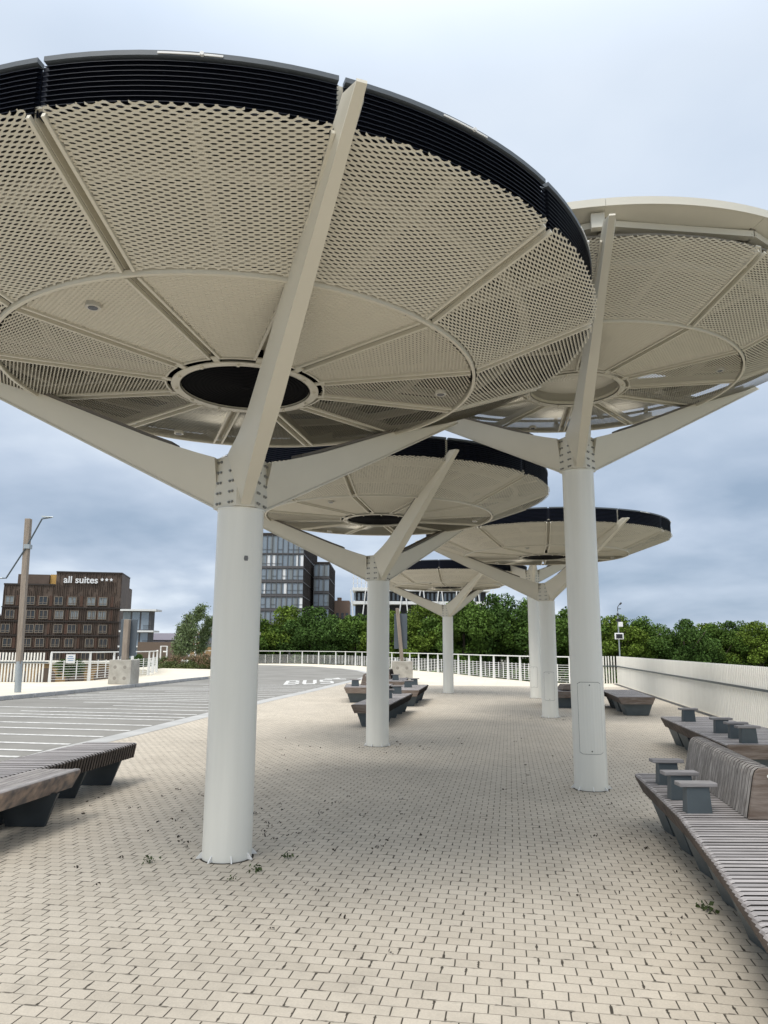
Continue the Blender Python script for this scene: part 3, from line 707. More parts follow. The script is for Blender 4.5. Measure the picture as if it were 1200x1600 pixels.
# right, second
t = thing('bench', 'bench at right between the slatted backrest and the white picket fence, four armrests', 'bench', group=BG)
Ll = [(4.22, 9.46), (4.83, 13.3)]; Rl = [(5.75, 9.46), (5.80, 13.3)]
slat_seat(Ll, Rl, .066, .052).build('seat', M['slat'], t); GAP_BLOCKERS.pop().build('seat_gap_blocker', M['blacksteel'], t)
end_plank(MB(), Ll, Rl, 9.44, .04).build('end_plank', M['woodbrown'], t, bevel=.004)
for yy in (9.75, 10.6, 11.5, 12.3, 13.0): leg_trap(edge_at(Ll, yy), edge_at(Rl, yy), yy-.1, t=.34, m=M['steelgrey'], parent=t)
for xx, yy in ((4.96, 12.4), (4.74, 10.72), (4.66, 10.1), (4.58, 9.62)): armrest(xx, yy, t, w_=.29)
# left pair
t = thing('bench', 'left bench seen from its dark slatted front, behind the one with a peeling plank', 'bench', group=BG)
Lb = [(-4.5, 5.6), (-3.88, 7.83), (-3.62, 9.44)]; Rb = [(-3.72, 5.6), (-3.38, 6.81), (-3.27, 7.4), (-2.99, 9.28)]
def shear_bench(Lb, Rb): pass
slat_seat([(-4.5, 5.6), (-3.88, 7.83), (-3.62, 9.36)], [(-3.72, 5.6), (-3.38, 6.81), (-3.27, 7.4), (-2.98, 9.36)], .056, .044, depth=.17, inset=.03).build('seat', M['slat'], t); GAP_BLOCKERS.pop().build('seat_gap_blocker', M['blacksteel'], t)
for yy in (6.2, 7.2, 8.30, 9.05): leg_trap(edge_at(Lb, yy)-.03, edge_at(Rb, yy)+.05, yy, t=.06 if yy > 8 else .3, m=M['legdark'], parent=t)
t = thing('bench', 'left foreground bench cut by the frame, edged with a peeling brown plank', 'bench', group=BG)
Lc = [(-3.95, 5.0), (-3.46, 6.7), (-3.27, 7.36)]; Rc = [(-3.28, 5.0), (-3.04, 6.15), (-2.87, 7.36)]
mb = MB()
a, b = Vector((-3.28, 5.0)), Vector((-2.875, 7.36))
for k in range(10):        # boards along the bench
    f0, f1 = .075+k*.068, .075+k*.068+.060
    P0 = [Vector((-3.28, 5.0)), Vector((-3.04, 6.15)), Vector((-2.875, 7.36))]
    secs = []
    for p, ex in zip(P0, (0, 0, 0)):
        lim = {0: .68, 1: .42, 2: .40}[P0.index(p)]
        w0, w1 = -min(f0, lim), -min(f1, lim)
        secs.append([(p.x+w1, p.y, ST-.045), (p.x+w0, p.y, ST-.045), (p.x+w0, p.y, ST), (p.x+w1, p.y, ST)])
    mb.loft(secs)
mb.build('seat', M['woody'], t)
mb = MB(); secs = []
for x, y in ((-3.28, 5.0), (-3.04, 6.15), (-2.875, 7.385)):
    secs.append([(x-.115, y, ST-.17), (x-.075, y, ST-.172), (x-.002, y, ST-.03), (x-.006, y, ST-.008), (x-.02, y, ST+.001), (x-.072, y, ST+.001), (x-.072, y, ST-.04)])
mb.loft(secs); mb.build('side_plank', M['woodpatch'], t, bevel=.004, label='brown side plank with peeling grey coating')
mb = MB()
for x0, x1, y in ((-3.46, -2.93, 7.02), (-3.75, -3.17, 6.10), (-3.9, -3.36, 5.3)):
    mb = MB(); mb.loft([[(x0, y, ST-.16), (x1, y, ST-.16), (x1-.10, y, .006), (x0+.08, y, .006)], [(x0, y+.05, ST-.16), (x1, y+.05, ST-.16), (x1-.10, y+.05, .006), (x0+.08, y+.05, .006)]])
    mb.build('leg', M['legdark'], t, bevel=.004)
# middle group behind the second column
def simple_bench(label, Lq, Rq, legs, arms, m='slat', plank=True, t_leg=.34, back=None):
    t = thing('bench', label, 'bench', group=BG)
    slat_seat(Lq, Rq, .07, .058).build('seat', M[m], t); GAP_BLOCKERS.pop().build('seat_gap_blocker', M['blacksteel'], t)
    y0 = Lq[0][1]
    if plank: end_plank(MB(), Lq, Rq, y0-.015, .04).build('end_plank', M['woodbrown'], t)
    for yy in legs: leg_trap(edge_at(Lq, yy), edge_at(Rq, yy), yy, t=t_leg, m=M['steelgrey'], parent=t)
    for xx, yy in arms: armrest(xx, yy, t, w_=.32)
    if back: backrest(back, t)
    return t
simple_bench('long bench behind the second left column, pointing away, brown end plank facing the camera', [(-.66, 15.62), (-.02, 19.6)], [(.14, 15.62), (.78, 19.6)], (15.85, 16.8, 17.8, 18.8, 19.4), ((.36, 19.3), (.10, 17.6)))
simple_bench('bench left of the second left column, grey end plank and one armrest', [(-1.15, 22.3), (-1.2, 24.6)], [(.10, 22.3), (.35, 24.6)], (22.6, 24.2), ((-.84, 22.9),), back=[(-.55, 23.6), (-.5, 25.0)])
simple_bench('bench right of the second left column, two armrests, shadow on its right', [(.36, 20.95), (.62, 24.1)], [(1.0, 20.95), (1.45, 24.1)], (21.3, 22.4, 23.6), ((.74, 22.4), (.98, 23.9)))
simple_bench('farthest bench of the middle group, in front of the concrete block', [(-.3, 26.2), (0, 29.6)], [(.75, 26.2), (1.0, 29.6)], (26.6, 28, 29.2), ((.45, 27.3),), back=[(.15, 28.2), (.3, 29.8)])
# far right group
simple_bench('bench by the white fence beyond the tall column, brown end plank, no armrests', [(5.72, 18.5), (6.25, 21.8)], [(6.62, 18.5), (7.2, 21.8)], (18.72, 19.8, 20.9), ())
tt = simple_bench('dark bench half hidden behind the tall cream column, with a raised backrest', [(4.55, 20.7), (4.75, 22.4)], [(6.0, 20.7), (6.4, 22.4)], (21.0, 22.0), ())
mb = MB(); mb.loft([[(4.95, 21.0, .47), (6.02, 21.0, .47), (5.95, 21.03, .62), (5.02, 21.03, .62)], [(4.95, 21.7, .47), (6.02, 21.7, .47), (5.95, 21.55, .62), (5.02, 21.55, .62)]])
mb.build('backrest', M['woodbrown'], tt, bevel=.02)
mb = MB(); mb.box(6.26, 6.38, 22.2, 22.3, .45, .86); mb.build('armrest', M['woodbrown'], tt, bevel=.02)

# ================================================================== RAILINGS AND FENCES
def railing(line, z, label, h=1.22, step=1.9, name='railing'):
    t = thing(name, label, 'railing', (line[0][0], line[0][1], z), group='white steel railings')
    o0 = Vector((line[0][0], line[0][1]))
    P_ = []; 
    for a, b in zip(line, line[1:]):
        a, b = Vector(a), Vector(b); n = max(1, round((b-a).length/step))
        for k in range(n): P_.append(a.lerp(b, k/n)-o0)
    P_.append(Vector(line[-1])-o0)
    mb = MB()
    for i, (p, q) in enumerate(zip(P_, P_[1:])): mb.beam((p.x, p.y, h), (q.x, q.y, h), .10, .05)
    mb.build('handrail', M['white'], t)
    for i, p in enumerate(P_):
        a = P_[max(i-1, 0)]; b = P_[min(i+1, len(P_)-1)]; d = (b-a).normalized(); nrm = Vector((d.y, -d.x))
        mb = MB(); q = p+nrm*.06
        mb.loft([[(p.x-d.x*.035+nrm.x*s1, p.y-d.y*.035+nrm.y*s1, 0) for s1 in (-.07, .07)]+[(p.x+d.x*.035+nrm.x*s1, p.y+d.y*.035+nrm.y*s1, 0) for s1 in (.07, -.07)],
                 [(p.x-d.x*.03+nrm.x*s1, p.y-d.y*.03+nrm.y*s1, h-.02) for s1 in (-.035, .035)]+[(p.x+d.x*.03+nrm.x*s1, p.y+d.y*.03+nrm.y*s1, h-.02) for s1 in (.035, -.035)]])
        mb.build('post', M['white'], t)
    for p, q in zip(P_, P_[1:]):
        mb = MB(); d = (q-p).normalized(); a = p+d*.04; b = q-d*.04
        for k in range(8):
            zz = .10+k*.105; mb.beam((a.x, a.y, zz), (b.x, b.y, zz), .016, .018)
        for f in (.33, .66):
            c = p.lerp(q, f); mb.beam((c.x, c.y, .08), (c.x, c.y, .88), .03, .035, up=(d.x, d.y, 0))
        mb.build('infill_panel', M['white'], t)
    return t
far = [(8.75, 35.4), (7.25, 36.5), (6.5, 39.3), (5.5, 42.5), (4.22, 48.7), (1.95, 55.2), (-2.5, 67.9), (-4.5, 71.5), (-8.0, 74.4), (-12.3, 73.8), (-18.8, 72)]
railing(far, 0.0, 'long white railing curving along the far edge of the deck below the trees')
railing([(-13.85, 31.45), (-12.75, 32.8), (-12.5, 35), (-12.3, 39.6), (-13.2, 44), (-15.2, 50.6)], .12, 'white railing on the left beside the lamp, in front of the brown hotel', step=2.0)
def picket(a, b, z, label, h=1.26, sp=.13, bay=2.6, deep=.10):
    t = thing('picket_fence', label, 'fence', (a[0], a[1], z), group='white picket fences')
    A_, B_ = Vector(a), Vector(b); Ln = (B_-A_).length; d = (B_-A_).normalized(); nr = Vector((-d.y, d.x)); nb = max(1, round(Ln/bay)); n = int(Ln/sp)
    per = int(math.ceil(n/nb))
    for q in range(nb):
        mb = MB()
        for k in range(q*per, min((q+1)*per, n)):
            c = d*((k+.5)*sp); w2 = .025; lean = random.uniform(-.004, .004)
            pts = [c-d*w2-nr*deep/2, c+d*w2-nr*deep/2, c+d*w2+nr*deep/2, c-d*w2+nr*deep/2]
            mb.loft([[(p.x, p.y, 0.0) for p in pts], [(p.x+d.x*lean, p.y+d.y*lean, h) for p in pts]])
        if mb.v: mb.build('picket_panel', M['whitefence'], t)
    mb = MB(); e_ = d*Ln
    for zz in (.80, ): 
        for sg in (-1, 1):
            s0 = nr*sg*(deep/2+.013); mb.beam((s0.x, s0.y, zz), (e_.x+s0.x, e_.y+s0.y, zz), .024, .05)
    mb.build('rail', M['steelgrey'], t)
    return t
picket((fx(-8), -8), (fx(35.6), 35.6), 0, 'long white picket fence running along the right side of the plaza')
picket((8.9, 35.55), (fx(35.6)-.05, 35.65), 0, 'short white picket fence facing the camera at the far right corner', deep=.05, h=1.26)
picket((-22, 31.3), (-13.95, 31.4), .12, 'white picket fence behind the lamp post at the left edge', deep=.05, h=1.20)
mb = MB(); mb.box(-.20, .20, -.008, .008, -.18, .18); o = mb.build('notice', M['signwhite']); o.location = (-13.25, 31.95, .12+.95); o.rotation_euler = (0, 0, R(50)); tag(o, 'small white notice with blue print hung on the left railing', 'notice')
mb = MB()
for k, w_ in enumerate((.10, .14, .12)): mb.box(-w_, w_, -.0095, -.0085, .08-k*.08, .11-k*.08)
mb.build('print', M['noticeblue'], o)

# ================================================================== STREET FURNITURE
t = thing('street_lamp', 'street lamp with a weathered timber post and a bent steel arm, at left edge', 'street lamp', (-11.78, 24.5, .12))
mb = MB(); mb.loft([[(-.085+dx, -.085, 0.9), (.085+dx, -.085, .9), (.085+dx, .085, .9), (-.085+dx, .085, .9)] if i == 0 else [(-.09+dx, -.09, 5.68), (.09+dx, -.09, 5.68), (.09+dx, .09, 5.68), (-.09+dx, .09, 5.68)] for i, dx in enumerate((-.04, -.17))])
mb.build('post', M['pole'], t, bevel=.015)
mb = MB(); mb.tube([(0, 0, 0), (-.04, 0, .98)], .105, 16); mb.build('sleeve', M['galv'], t, smooth=True)
mb = MB(); mb.tube([(-.95, -.1, 3.67), (-.68, -.1, 3.67), (-.10, -.1, 4.72), (.33, -.1, 5.66), (.66, -.1, 5.72)], .026, 8); ar = mb.build('arm', M['steelgrey'], t, smooth=True)
for x0, x1, z in ((.33, .70, 5.72), (-1.15, -.80, 3.67)):
    mb = MB(); mb.loft([[(x0, -.16, z), (x1, -.13, z), (x1, -.07, z), (x0, -.04, z)], [(x0, -.15, z+.045), (x1, -.12, z+.02), (x1, -.08, z+.02), (x0, -.05, z+.045)]]); mb.build('lamp_head', M['galv'], t)
mb = MB(); mb.box(-.17-.02, .0, -.13, .09, 4.66, 4.80); mb.build('clamp', M['galv'], t)
def block_sign(loc, label, bw, bd, bh, boards, pole_w, pole_top, rz=0, lean=0.0):
    t = thing('sign_post', label, 'sign post', loc, rz)
    mb = MB(); mb.box(-bw/2, bw/2, -bd/2, bd/2, .0, bh); bl = mb.build('concrete_block', M['concrete'], t, bevel=.015)
    mb = MB()
    for x in (-bw*.22, bw*.22):
        for z in (bh*.25, bh*.7): mb.tube([(x, -bd/2-.003, z), (x, -bd/2+.02, z)], .07, 16)
    mb.build('recess', mat('recess_concrete', (.27, .25, .22), .9), bl)
    mb = MB(); mb.loft([[(-pole_w/2, -pole_w/2, bh), (pole_w/2, -pole_w/2, bh), (pole_w/2, pole_w/2, bh), (-pole_w/2, pole_w/2, bh)], [(-pole_w/2+lean, -pole_w/2, pole_top), (pole_w/2+lean, -pole_w/2, pole_top), (pole_w/2+lean, pole_w/2, pole_top), (-pole_w/2+lean, pole_w/2, pole_top)]])
    mb.build('post', M['pole'], t, bevel=.02)
    for x0, x1, z0, z1 in boards:
        mb = MB(); mb.box(x0, x1, pole_w/2+.01, pole_w/2+.07, z0, z1); mb.build('board', M['signgrey'], t, bevel=.008)
    for x in (-bw*.3, bw*.3):
        mb = MB(); mb.tube([(x, 0, bh), (x, 0, bh+.13)], .03, 8); mb.build('lifting_bolt', M['white'], t)
block_sign((-10.38, 30.3, .12), 'slate grey sign board on a timber post in a concrete block, on the left sidewalk', .92, .8, .95, [(-.33, .36, 1.10, 2.56)], .22, 2.55, rz=R(-6))
block_sign((.86, 34.5, .0), 'slate grey sign board on a rough timber post, behind the second left column', .95, .85, 1.0, [(-.36, .24, 1.55, 3.15)], .17, 3.40, lean=-.22)
t = thing('weather_mast', 'thin sensor mast with small boxes and wind vane against the trees, far right corner', 'mast', (11.0, 35.0, 0))
mb = MB(); mb.tube([(0, 0, 0), (0, 0, 3.35)], .03, 8); mb.build('pole', M['galv'], t, smooth=True)
mb = MB(); mb.box(-.21, .21, -.07, -.03, 2.04, 2.33); p = mb.build('panel', M['signwhite'], t, bevel=.02); mb = MB(); mb.box(-.15, .15, -.08, -.071, 2.08, 2.28); mb.build('screen', M['blacksteel'], p)
mb = MB(); mb.box(.0, .19, -.10, .05, 2.62, 2.84); mb.build('sensor_box', M['signwhite'], t, bevel=.01)
mb = MB(); mb.box(-.08, .12, -.06, .06, 2.86, 2.99); mb.build('bracket_box', M['blacksteel'], t)
mb = MB(); mb.tube([(0, 0, 3.3), (.02, 0, 3.55), (.12, 0, 3.68)], .018, 6); mb.tube([(.12, 0, 3.66), (.20, 0, 3.74)], .04, 8); mb.tube([(.0, 0, 3.45), (.16, 0, 3.46)], .018, 6)
mb.tube([(0, 0, 3.14), (0, 0, 3.24)], .055, 8); mb.build('wind_vane', M['blacksteel'], t)
t = thing('pipe_barrier', 'white bent tube barrier beside the planting, at left', 'barrier', (-17.5, 60, -.0))
mb = MB(); mb.tube([(-.55, 0, .55), (-.25, 0, .55), (-.25, 0, 1.62), (.25, 0, 1.62), (.25, 0, .6)], .06, 8); mb.tube([(-.05, 0, 1.2), (.25, 0, 1.2)], .05, 8); mb.tube([(-.25, 0, 0), (-.25, 0, .6)], .06, 8); mb.build('tube', M['white'], t, smooth=True)

# ================================================================== VEGETATION
def leaf_quads(P_, size, rng_, flat=.0, asp=.6):
    n = len(P_); d = rng_.normal(size=(n, 3)); d /= np.linalg.norm(d, axis=1)[:, None]
    e_ = rng_.normal(size=(n, 3)); e_ -= (e_*d).sum(1)[:, None]*d; e_ /= np.linalg.norm(e_, axis=1)[:, None]
    s_ = size*(.6+.8*rng_.random(n))[:, None]
    a = P_-d*s_*.5; b = P_+e_*s_*asp*.5; c = P_+d*s_*.5; f = P_-e_*s_*asp*.5
    V = np.stack([a, b, c, f], 1).reshape(-1, 3); F = np.arange(4*n).reshape(-1, 4)
    return V, F
def leaf_mesh(name, V, F, m):
    me = bpy.data.meshes.new(name); me.from_pydata(V.tolist(), [], F.tolist()); me.materials.append(m); me.update(); return me
def crown_mesh(name, h, rad, nclump, nleaf, leaf, m, seed, zc0=.30):
    rg = np.random.default_rng(seed); pts = []
    for k in range(nclump):
        # clump centres through an egg-shaped volume
        u = rg.normal(size=3); u /= np.linalg.norm(u); rr = rg.random()**.35
        zz = h*(.58+.36*u[2]*rr); prof = 1.0 if zz < h*.62 else max(.35, 1-((zz-h*.62)/(h*.40))**1.7)
        c = np.array([u[0]*rad*rr*prof, u[1]*rad*rr*prof, zz]); cr_ = rad*rg.uniform(.20, .38)
        q = rg.normal(size=(nleaf, 3)); q /= np.linalg.norm(q, axis=1)[:, None]; q *= (cr_*rg.random(nleaf)**.30)[:, None]; q[:, 2] *= .72
        # droop: fewer leaves below
        q = q[(q[:, 2] > -cr_*.35) | (rg.random(nleaf) < .45)]
        pts.append(c+q)
    V, F = leaf_quads(np.concatenate(pts), leaf, rg); return leaf_mesh(name, V, F, m)
def trunk_mesh(name, h, r, m, seed, limbs=5, spread=1.6):
    rr = random.Random(seed); mb = MB(); pts = [(0, 0, 0)]
    for k in range(1, 5): pts.append((rr.uniform(-.12, .12)*k*.5, rr.uniform(-.12, .12)*k*.5, h*.72*k/4))
    mb.tube(pts, [r, r*.85, r*.7, r*.5, r*.25], 8)
    for k in range(limbs):
        z = h*rr.uniform(.30, .6); a = rr.uniform(0, 6.28); L_ = spread*rr.uniform(.6, 1.1)
        mb.tube([(0, 0, z), (math.cos(a)*L_*.5, math.sin(a)*L_*.5, z+L_*.45), (math.cos(a)*L_, math.sin(a)*L_, z+L_*1.1)], [r*.45, r*.3, r*.12], 6)
    return mb.mesh(name, m)
GT = 'row of broad trees beyond the deck'
kinds = []
for i, (mm, sd_) in enumerate((('leaf', 1), ('leafdark', 2), ('leafyellow', 3), ('leaf', 4))):
    kinds.append((crown_mesh('crown', 11.5, 4.3, 50, 380, .30, M[mm], sd_), trunk_mesh('trunk', 11.5, .28, M['bark'], sd_, 6, 3.0)))
front = [(x, y, k, s_*(1.06 if 3 < x < 26 else 1.0)) for x, y, k, s_ in [(-17.5, 96, 0, 1.0), (-12.8, 98, 2, 1.03), (-8.3, 95, 1, 1.02), (-3.6, 97, 0, .98), (1.2, 94, 2, .97), (5.6, 98, 2, 1.02), (10.2, 95, 0, 1.08), (14.9, 97, 1, 1.12), (19.4, 96, 3, 1.08), (24.5, 98, 0, 1.02), (29.4, 95, 2, .93), (33.4, 97, 3, .93),
         (38.0, 95, 1, .90), (42.8, 97, 0, .90), (47.5, 95, 2, .87), (52.0, 97, 3, .92), (57.0, 95, 0, .90)]]
where = ['at the left end of the row, beside the nearest column', 'second from the left end of the row, bright green', 'third from left, below the dark apartment block', 'fourth from left, left of the second column',
         'behind the second left column', 'behind the slate sign board, yellowish green', 'left of the smallest canopy column', 'right of the smallest canopy column', 'between the small column and the paired columns, tall', 'behind the paired right columns',
         'behind the tall right column', 'just left of the sensor mast', 'behind the sensor mast', 'first clear crown right of the sensor mast', 'second crown right of the sensor mast', 'third crown right of the sensor mast', 'at the right edge of the picture']
def put_tree(x, y, k, s_, label, grp, sx=1.0):
    c, tr = kinds[k]; t = thing('broad_tree', label, 'tree', (x, y, -4.6), random.uniform(0, 6.28), grp); t.scale = (s_*sx, s_*sx, s_)
    inst('crown', c, t); inst('trunk', tr, t)
for (x, y, k, s_), lb in zip(front, where): put_tree(x, y, k, s_, 'broad leafy tree '+lb, GT)
for i in range(15):
    o_ = thing('background_tree', 'dark tree filling the gaps behind the front row of trees', 'tree', (-20+i*6.0+random.uniform(-1, 1), 110+random.uniform(-3, 3), -4.6), random.uniform(0, 6), 'trees behind the front row')
    s_ = (1.0 if 3 < i < 8 else .93)*random.uniform(.95, 1.03); o_.scale = (s_*1.1, s_*1.1, s_)
    c, tr = kinds[(i*3+1) % 4]; inst('crown', c, o_); inst('trunk', tr, o_)
# hedge-like undergrowth under the row
rg = np.random.default_rng(5); n = 26000
P_ = np.stack([rg.uniform(-26, 66, n), rg.uniform(90, 93, n), -4.6+3.6*rg.random(n)**.7], 1); V, F = leaf_quads(P_, .42, rg)
o = inst('undergrowth', leaf_mesh('undergrowth', V, F, M['leafdark'])); kind(o, 'stuff'); o['label'] = 'dark undergrowth below the row of trees'
# slender young trees by the planting
def birch(x, y, h, lean, seed, label):
    rr = random.Random(seed); rg = np.random.default_rng(seed); t = thing('young_birch', label, 'tree', (x, y, 0), 0, 'slender young trees by the planting')
    mb = MB(); pts = [(0, 0, 0)]; 
    for k in range(1, 6): pts.append((lean*(k/5)**1.6+rr.uniform(-.04, .04), rr.uniform(-.05, .05), h*.9*k/5))
    mb.tube(pts, [.05, .042, .035, .027, .02, .008], 7); P_ = []
    for k in range(70):
        f = rr.uniform(.22, .97); b = Vector(pts[0]).lerp(Vector(pts[1]), 1); i = min(4, int(f*5)); b = Vector(pts[i]).lerp(Vector(pts[i+1]), f*5-i)
        a = rr.uniform(0, 6.28); L_ = (1.15-f*.62)*rr.uniform(.35, 1.05); e_ = b+Vector((math.cos(a)*L_*.8+.28*f, math.sin(a)*L_*.8, L_*.75))
        mb.tube([b, (b+e_)/2+Vector((0, 0, .04)), e_], [.014, .009, .004], 5)
        nl = 62; tt_ = rg.random(nl)**.7; q = np.array(b)[None]+(np.array(e_)-np.array(b))[None]*tt_[:, None]+rg.normal(size=(nl, 3))*.13; P_.append(q)
    mb.build('trunk', M['birchbark'], t); V, F = leaf_quads(np.concatenate(P_), .13, rg); inst('crown', leaf_mesh('crown', V, F, M['birchleaf']), t)
birch(-15.35, 57.2, 4.3, .35, 21, 'leftmost and shortest of the slender trees above the planting')
birch(-14.75, 56.3, 5.0, .9, 22, 'tallest slender tree above the planting, leaning right')
birch(-14.25, 57.6, 4.2, 1.0, 23, 'slender tree nearest the big column, leaning right over the planting')
birch(-15.9, 58.2, 3.4, .2, 24, 'low slender tree at the back left of the planting')
def grass_clump(x, y, w_, h, n, m, seed, label, name='ornamental_grass'):
    rg = np.random.default_rng(seed); t = thing(name, label, 'plant', (x, y, 0), 0, 'shrubs and grasses of the planting')
    a = rg.uniform(0, 6.28, n); r = w_*rg.random(n)**.6; hh = h*(1-.55*(r/w_)**2)*rg.uniform(.55, 1.05, n)
    bx, by = r*np.cos(a)*.6, r*np.sin(a)*.6; tx, ty = r*np.cos(a)*1.2+rg.normal(size=n)*.08, r*np.sin(a)*1.2+rg.normal(size=n)*.08
    V = []; F = []
    for i in range(n):
        o = len(V); wv = .018; ca, sa = math.cos(a[i]+1.57), math.sin(a[i]+1.57)
        V += [(bx[i]-ca*wv, by[i]-sa*wv, 0), (bx[i]+ca*wv, by[i]+sa*wv, 0), (tx[i]+ca*wv*.6, ty[i]+sa*wv*.6, hh[i]), (tx[i]-ca*wv*.6, ty[i]-sa*wv*.6, hh[i])]; F.append((o, o+1, o+2, o+3))
    inst('blades', leaf_mesh('blades', np.array(V), np.array(F), M['shrub']), t)
    k = n; P_ = np.stack([np.tile(tx, 2)[:k*2]+rg.normal(size=2*k)*.05, np.tile(ty, 2)+rg.normal(size=2*k)*.05, np.tile(hh, 2)+rg.normal(size=2*k)*.06-.04], 1)
    V, F = leaf_quads(P_, .09, rg); inst('seed_heads', leaf_mesh('seed_heads', V, F, m), t)
for i, (x, y, w_, h, m, lb) in enumerate([(-15.9, 54.9, .75, .85, 'shrub', 'green low shrub at the left end of the planting'), (-14.8, 54.2, .85, 1.0, 'seedhead', 'reddish brown feathery grass in the middle of the planting'),
        (-13.7, 53.9, .85, 1.05, 'seedhead', 'reddish brown feathery grass beside the white flowers'), (-12.8, 54.0, .8, 1.1, 'seedhead', 'reddish brown feathery grass nearest the big column'),
        (-15.0, 53.2, .7, .55, 'shrub', 'low green tuft at the front of the planting, left'), (-13.6, 52.9, .75, .6, 'shrub', 'low green tuft at the front of the planting, right')]):
    grass_clump(x, y, w_, h, 700, M[m], 40+i, lb)
rg = np.random.default_rng(9); P_ = np.stack([rg.normal(-13.75, .16, 40), rg.normal(52.6, .1, 40), rg.uniform(.45, .72, 40)], 1); V, F = leaf_quads(P_, .07, rg, asp=1); o = inst('flowers', leaf_mesh('flowers', V, F, M['flower'])); tag(o, 'white daisy flowers at the front of the planting', 'flowers')
# weeds and debris on the paving
for i, (x, y, s_, lb) in enumerate([(-.92, 5.72, .055, 'small weed in a joint just in front of the nearest column base'), (-1.75, 5.93, .06, 'small weed in the paving left of the nearest column base'), (-.72, 6.05, .05, 'small weed in the paving right of the nearest column base'),
        (-1.05, 5.5, .03, 'tiny weed in front of the nearest column base'), (2.02, 4.95, .07, 'weed tuft beside a leg of the nearest bench at right')]):
    rg = np.random.default_rng(60+i); n = 26; P_ = np.stack([rg.normal(0, s_*.45, n), rg.normal(0, s_*.45, n), .008+abs(rg.normal(0, s_*.3, n))], 1); V, F = leaf_quads(P_, s_*.5, rg)
    o = inst('weed', leaf_mesh('weed', V, F, M['weed']), loc=(x, y, .004)); tag(o, lb, 'weed')
rg = np.random.default_rng(77); cs = np.concatenate([rg.uniform((-2.4, 3.6), (3.2, 14), (60, 2)), rg.normal((-.6, 6.6), (.7, .8), (40, 2)), rg.normal((2.3, 4.5), (.5, .7), (20, 2)), rg.normal((-2.9, 8.2), (.4, .5), (14, 2)), rg.normal((-1.4, 7.6), (.7, .5), (30, 2)), rg.normal((0, 12.6), (.7, .4), (24, 2)), rg.normal((4, 17.7), (.7, .4), (24, 2)), rg.normal((2.3, 27), (.7, .4), (18, 2))])
P_ = []
for c in cs:
    k = rg.integers(2, 6); P_.append(np.stack([rg.normal(c[0], .013, k), rg.normal(c[1], .013, k), .010+.006*rg.random(k)], 1))
V, F = leaf_quads(np.concatenate(P_), .020, rg); o = inst('ground_debris', leaf_mesh('debris', V, F, M['debris'])); kind(o, 'stuff'); o['label'] = 'bits of dry leaf and soil lying on the paving'

# ================================================================== BUILDINGS
# hotel: local frame, x along the front (0 = right corner), y into depth, rotated 12 degrees
GZ = -4.6
t = thing('hotel', 'brown clad hotel with rows of windows and white lettering on its parapet, at left', 'building', (-60.2, 170, GZ), R(11))
S = 1.0; zt = 22.9; W1, W2 = 14.2, 25.0
mb = MB(); mb.box(-W1, 0, .3, 13, 0, zt-.25); mb.box(-W2, -W1, .3, 13, 0, 19.9-.2); mb.build('wall', M['brownclad'], t)
mb = MB(); mb.box(-W2+2, -16.3, 3, 9, 19.7, 22.3); mb.build('penthouse', M['brownclad'], t)
mb = MB(); mb.box(-16.2, -W1, 3.5, 9, 19.7, 22.4); mb.build('ochre_panel', M['ochre'], t)
mb = MB(); mb.box(-1.6, -.0, 13.2, 18, 0, 20.3); mb.box(-3, .0, 13, 13.2, 0, 18.5); mb.build('rear_wing', M['brownclad'], t)
# battens and floor bands
rr = random.Random(3); wins = []
xs_w = [-23.5, -19.2, -16.5, -12.9, -10.0, -6.3, -3.4]
floors = [16.2, 13.1, 10.0, 6.9, 3.8, .7]
zf = [15.1+.0, 12.0, 8.9, 5.8, 2.7]
mb = MB()
for z in (14.75, 11.65, 8.55, 5.45, 2.35): mb.box(-W2-.08, .12, -.12, .295, z-.16, z+.06)
for z in (14.75, 11.65, 8.55, 5.45, 2.35): mb.box(.12, .16, .3, 13, z-.16, z+.06)
mb.build('floor_band', M['browndark'], t)
mb = MB(); x = -W2+.1
while x < -.05:
    top = (zt-.2 if x > -W1 else 19.8)-rr.choice([0, 0, .0, .5, 1.1]); segs_ = [0, 2.2, 5.3, 8.4, 11.5, 14.6]
    for z0, z1 in zip(segs_, segs_[1:]):
        if rr.random() < .85: mb.box(x-.04, x+.04, .0, .298, z0+.3, z1-.05)
    z = 15.0
    while z < top-.3:
        z1 = min(top, z+rr.choice([.9, 1.4, 2.0])); 
        if rr.random() < .8: mb.box(x-.05, x+.05, rr.uniform(.02, .16), .297, z, z1)
        z = z1+.03
    x += rr.choice([.34, .42, .5])
mb.build('batten_cladding', M['brownclad'], t)
mb = MB(); mb.box(-W1-.03, .02, .02, .35, zt-.3, zt); mb.box(-W2-.02, -W1-.04, .02, .35, 19.6, 19.95); mb.box(.01, .06, .36, 13, zt-.3, zt); mb.build('parapet', M['browndark'], t)
TB = mat('red_brown_timber', (.085, .042, .026), .65, island=.2)
for fi, z in enumerate(floors):
    for i, x in enumerate(xs_w):
        if rr.random() < .75: MB().box(x+1.3, x+1.9, .10, .293, z-1.2, z+1.15).build('timber_bay', TB, t)
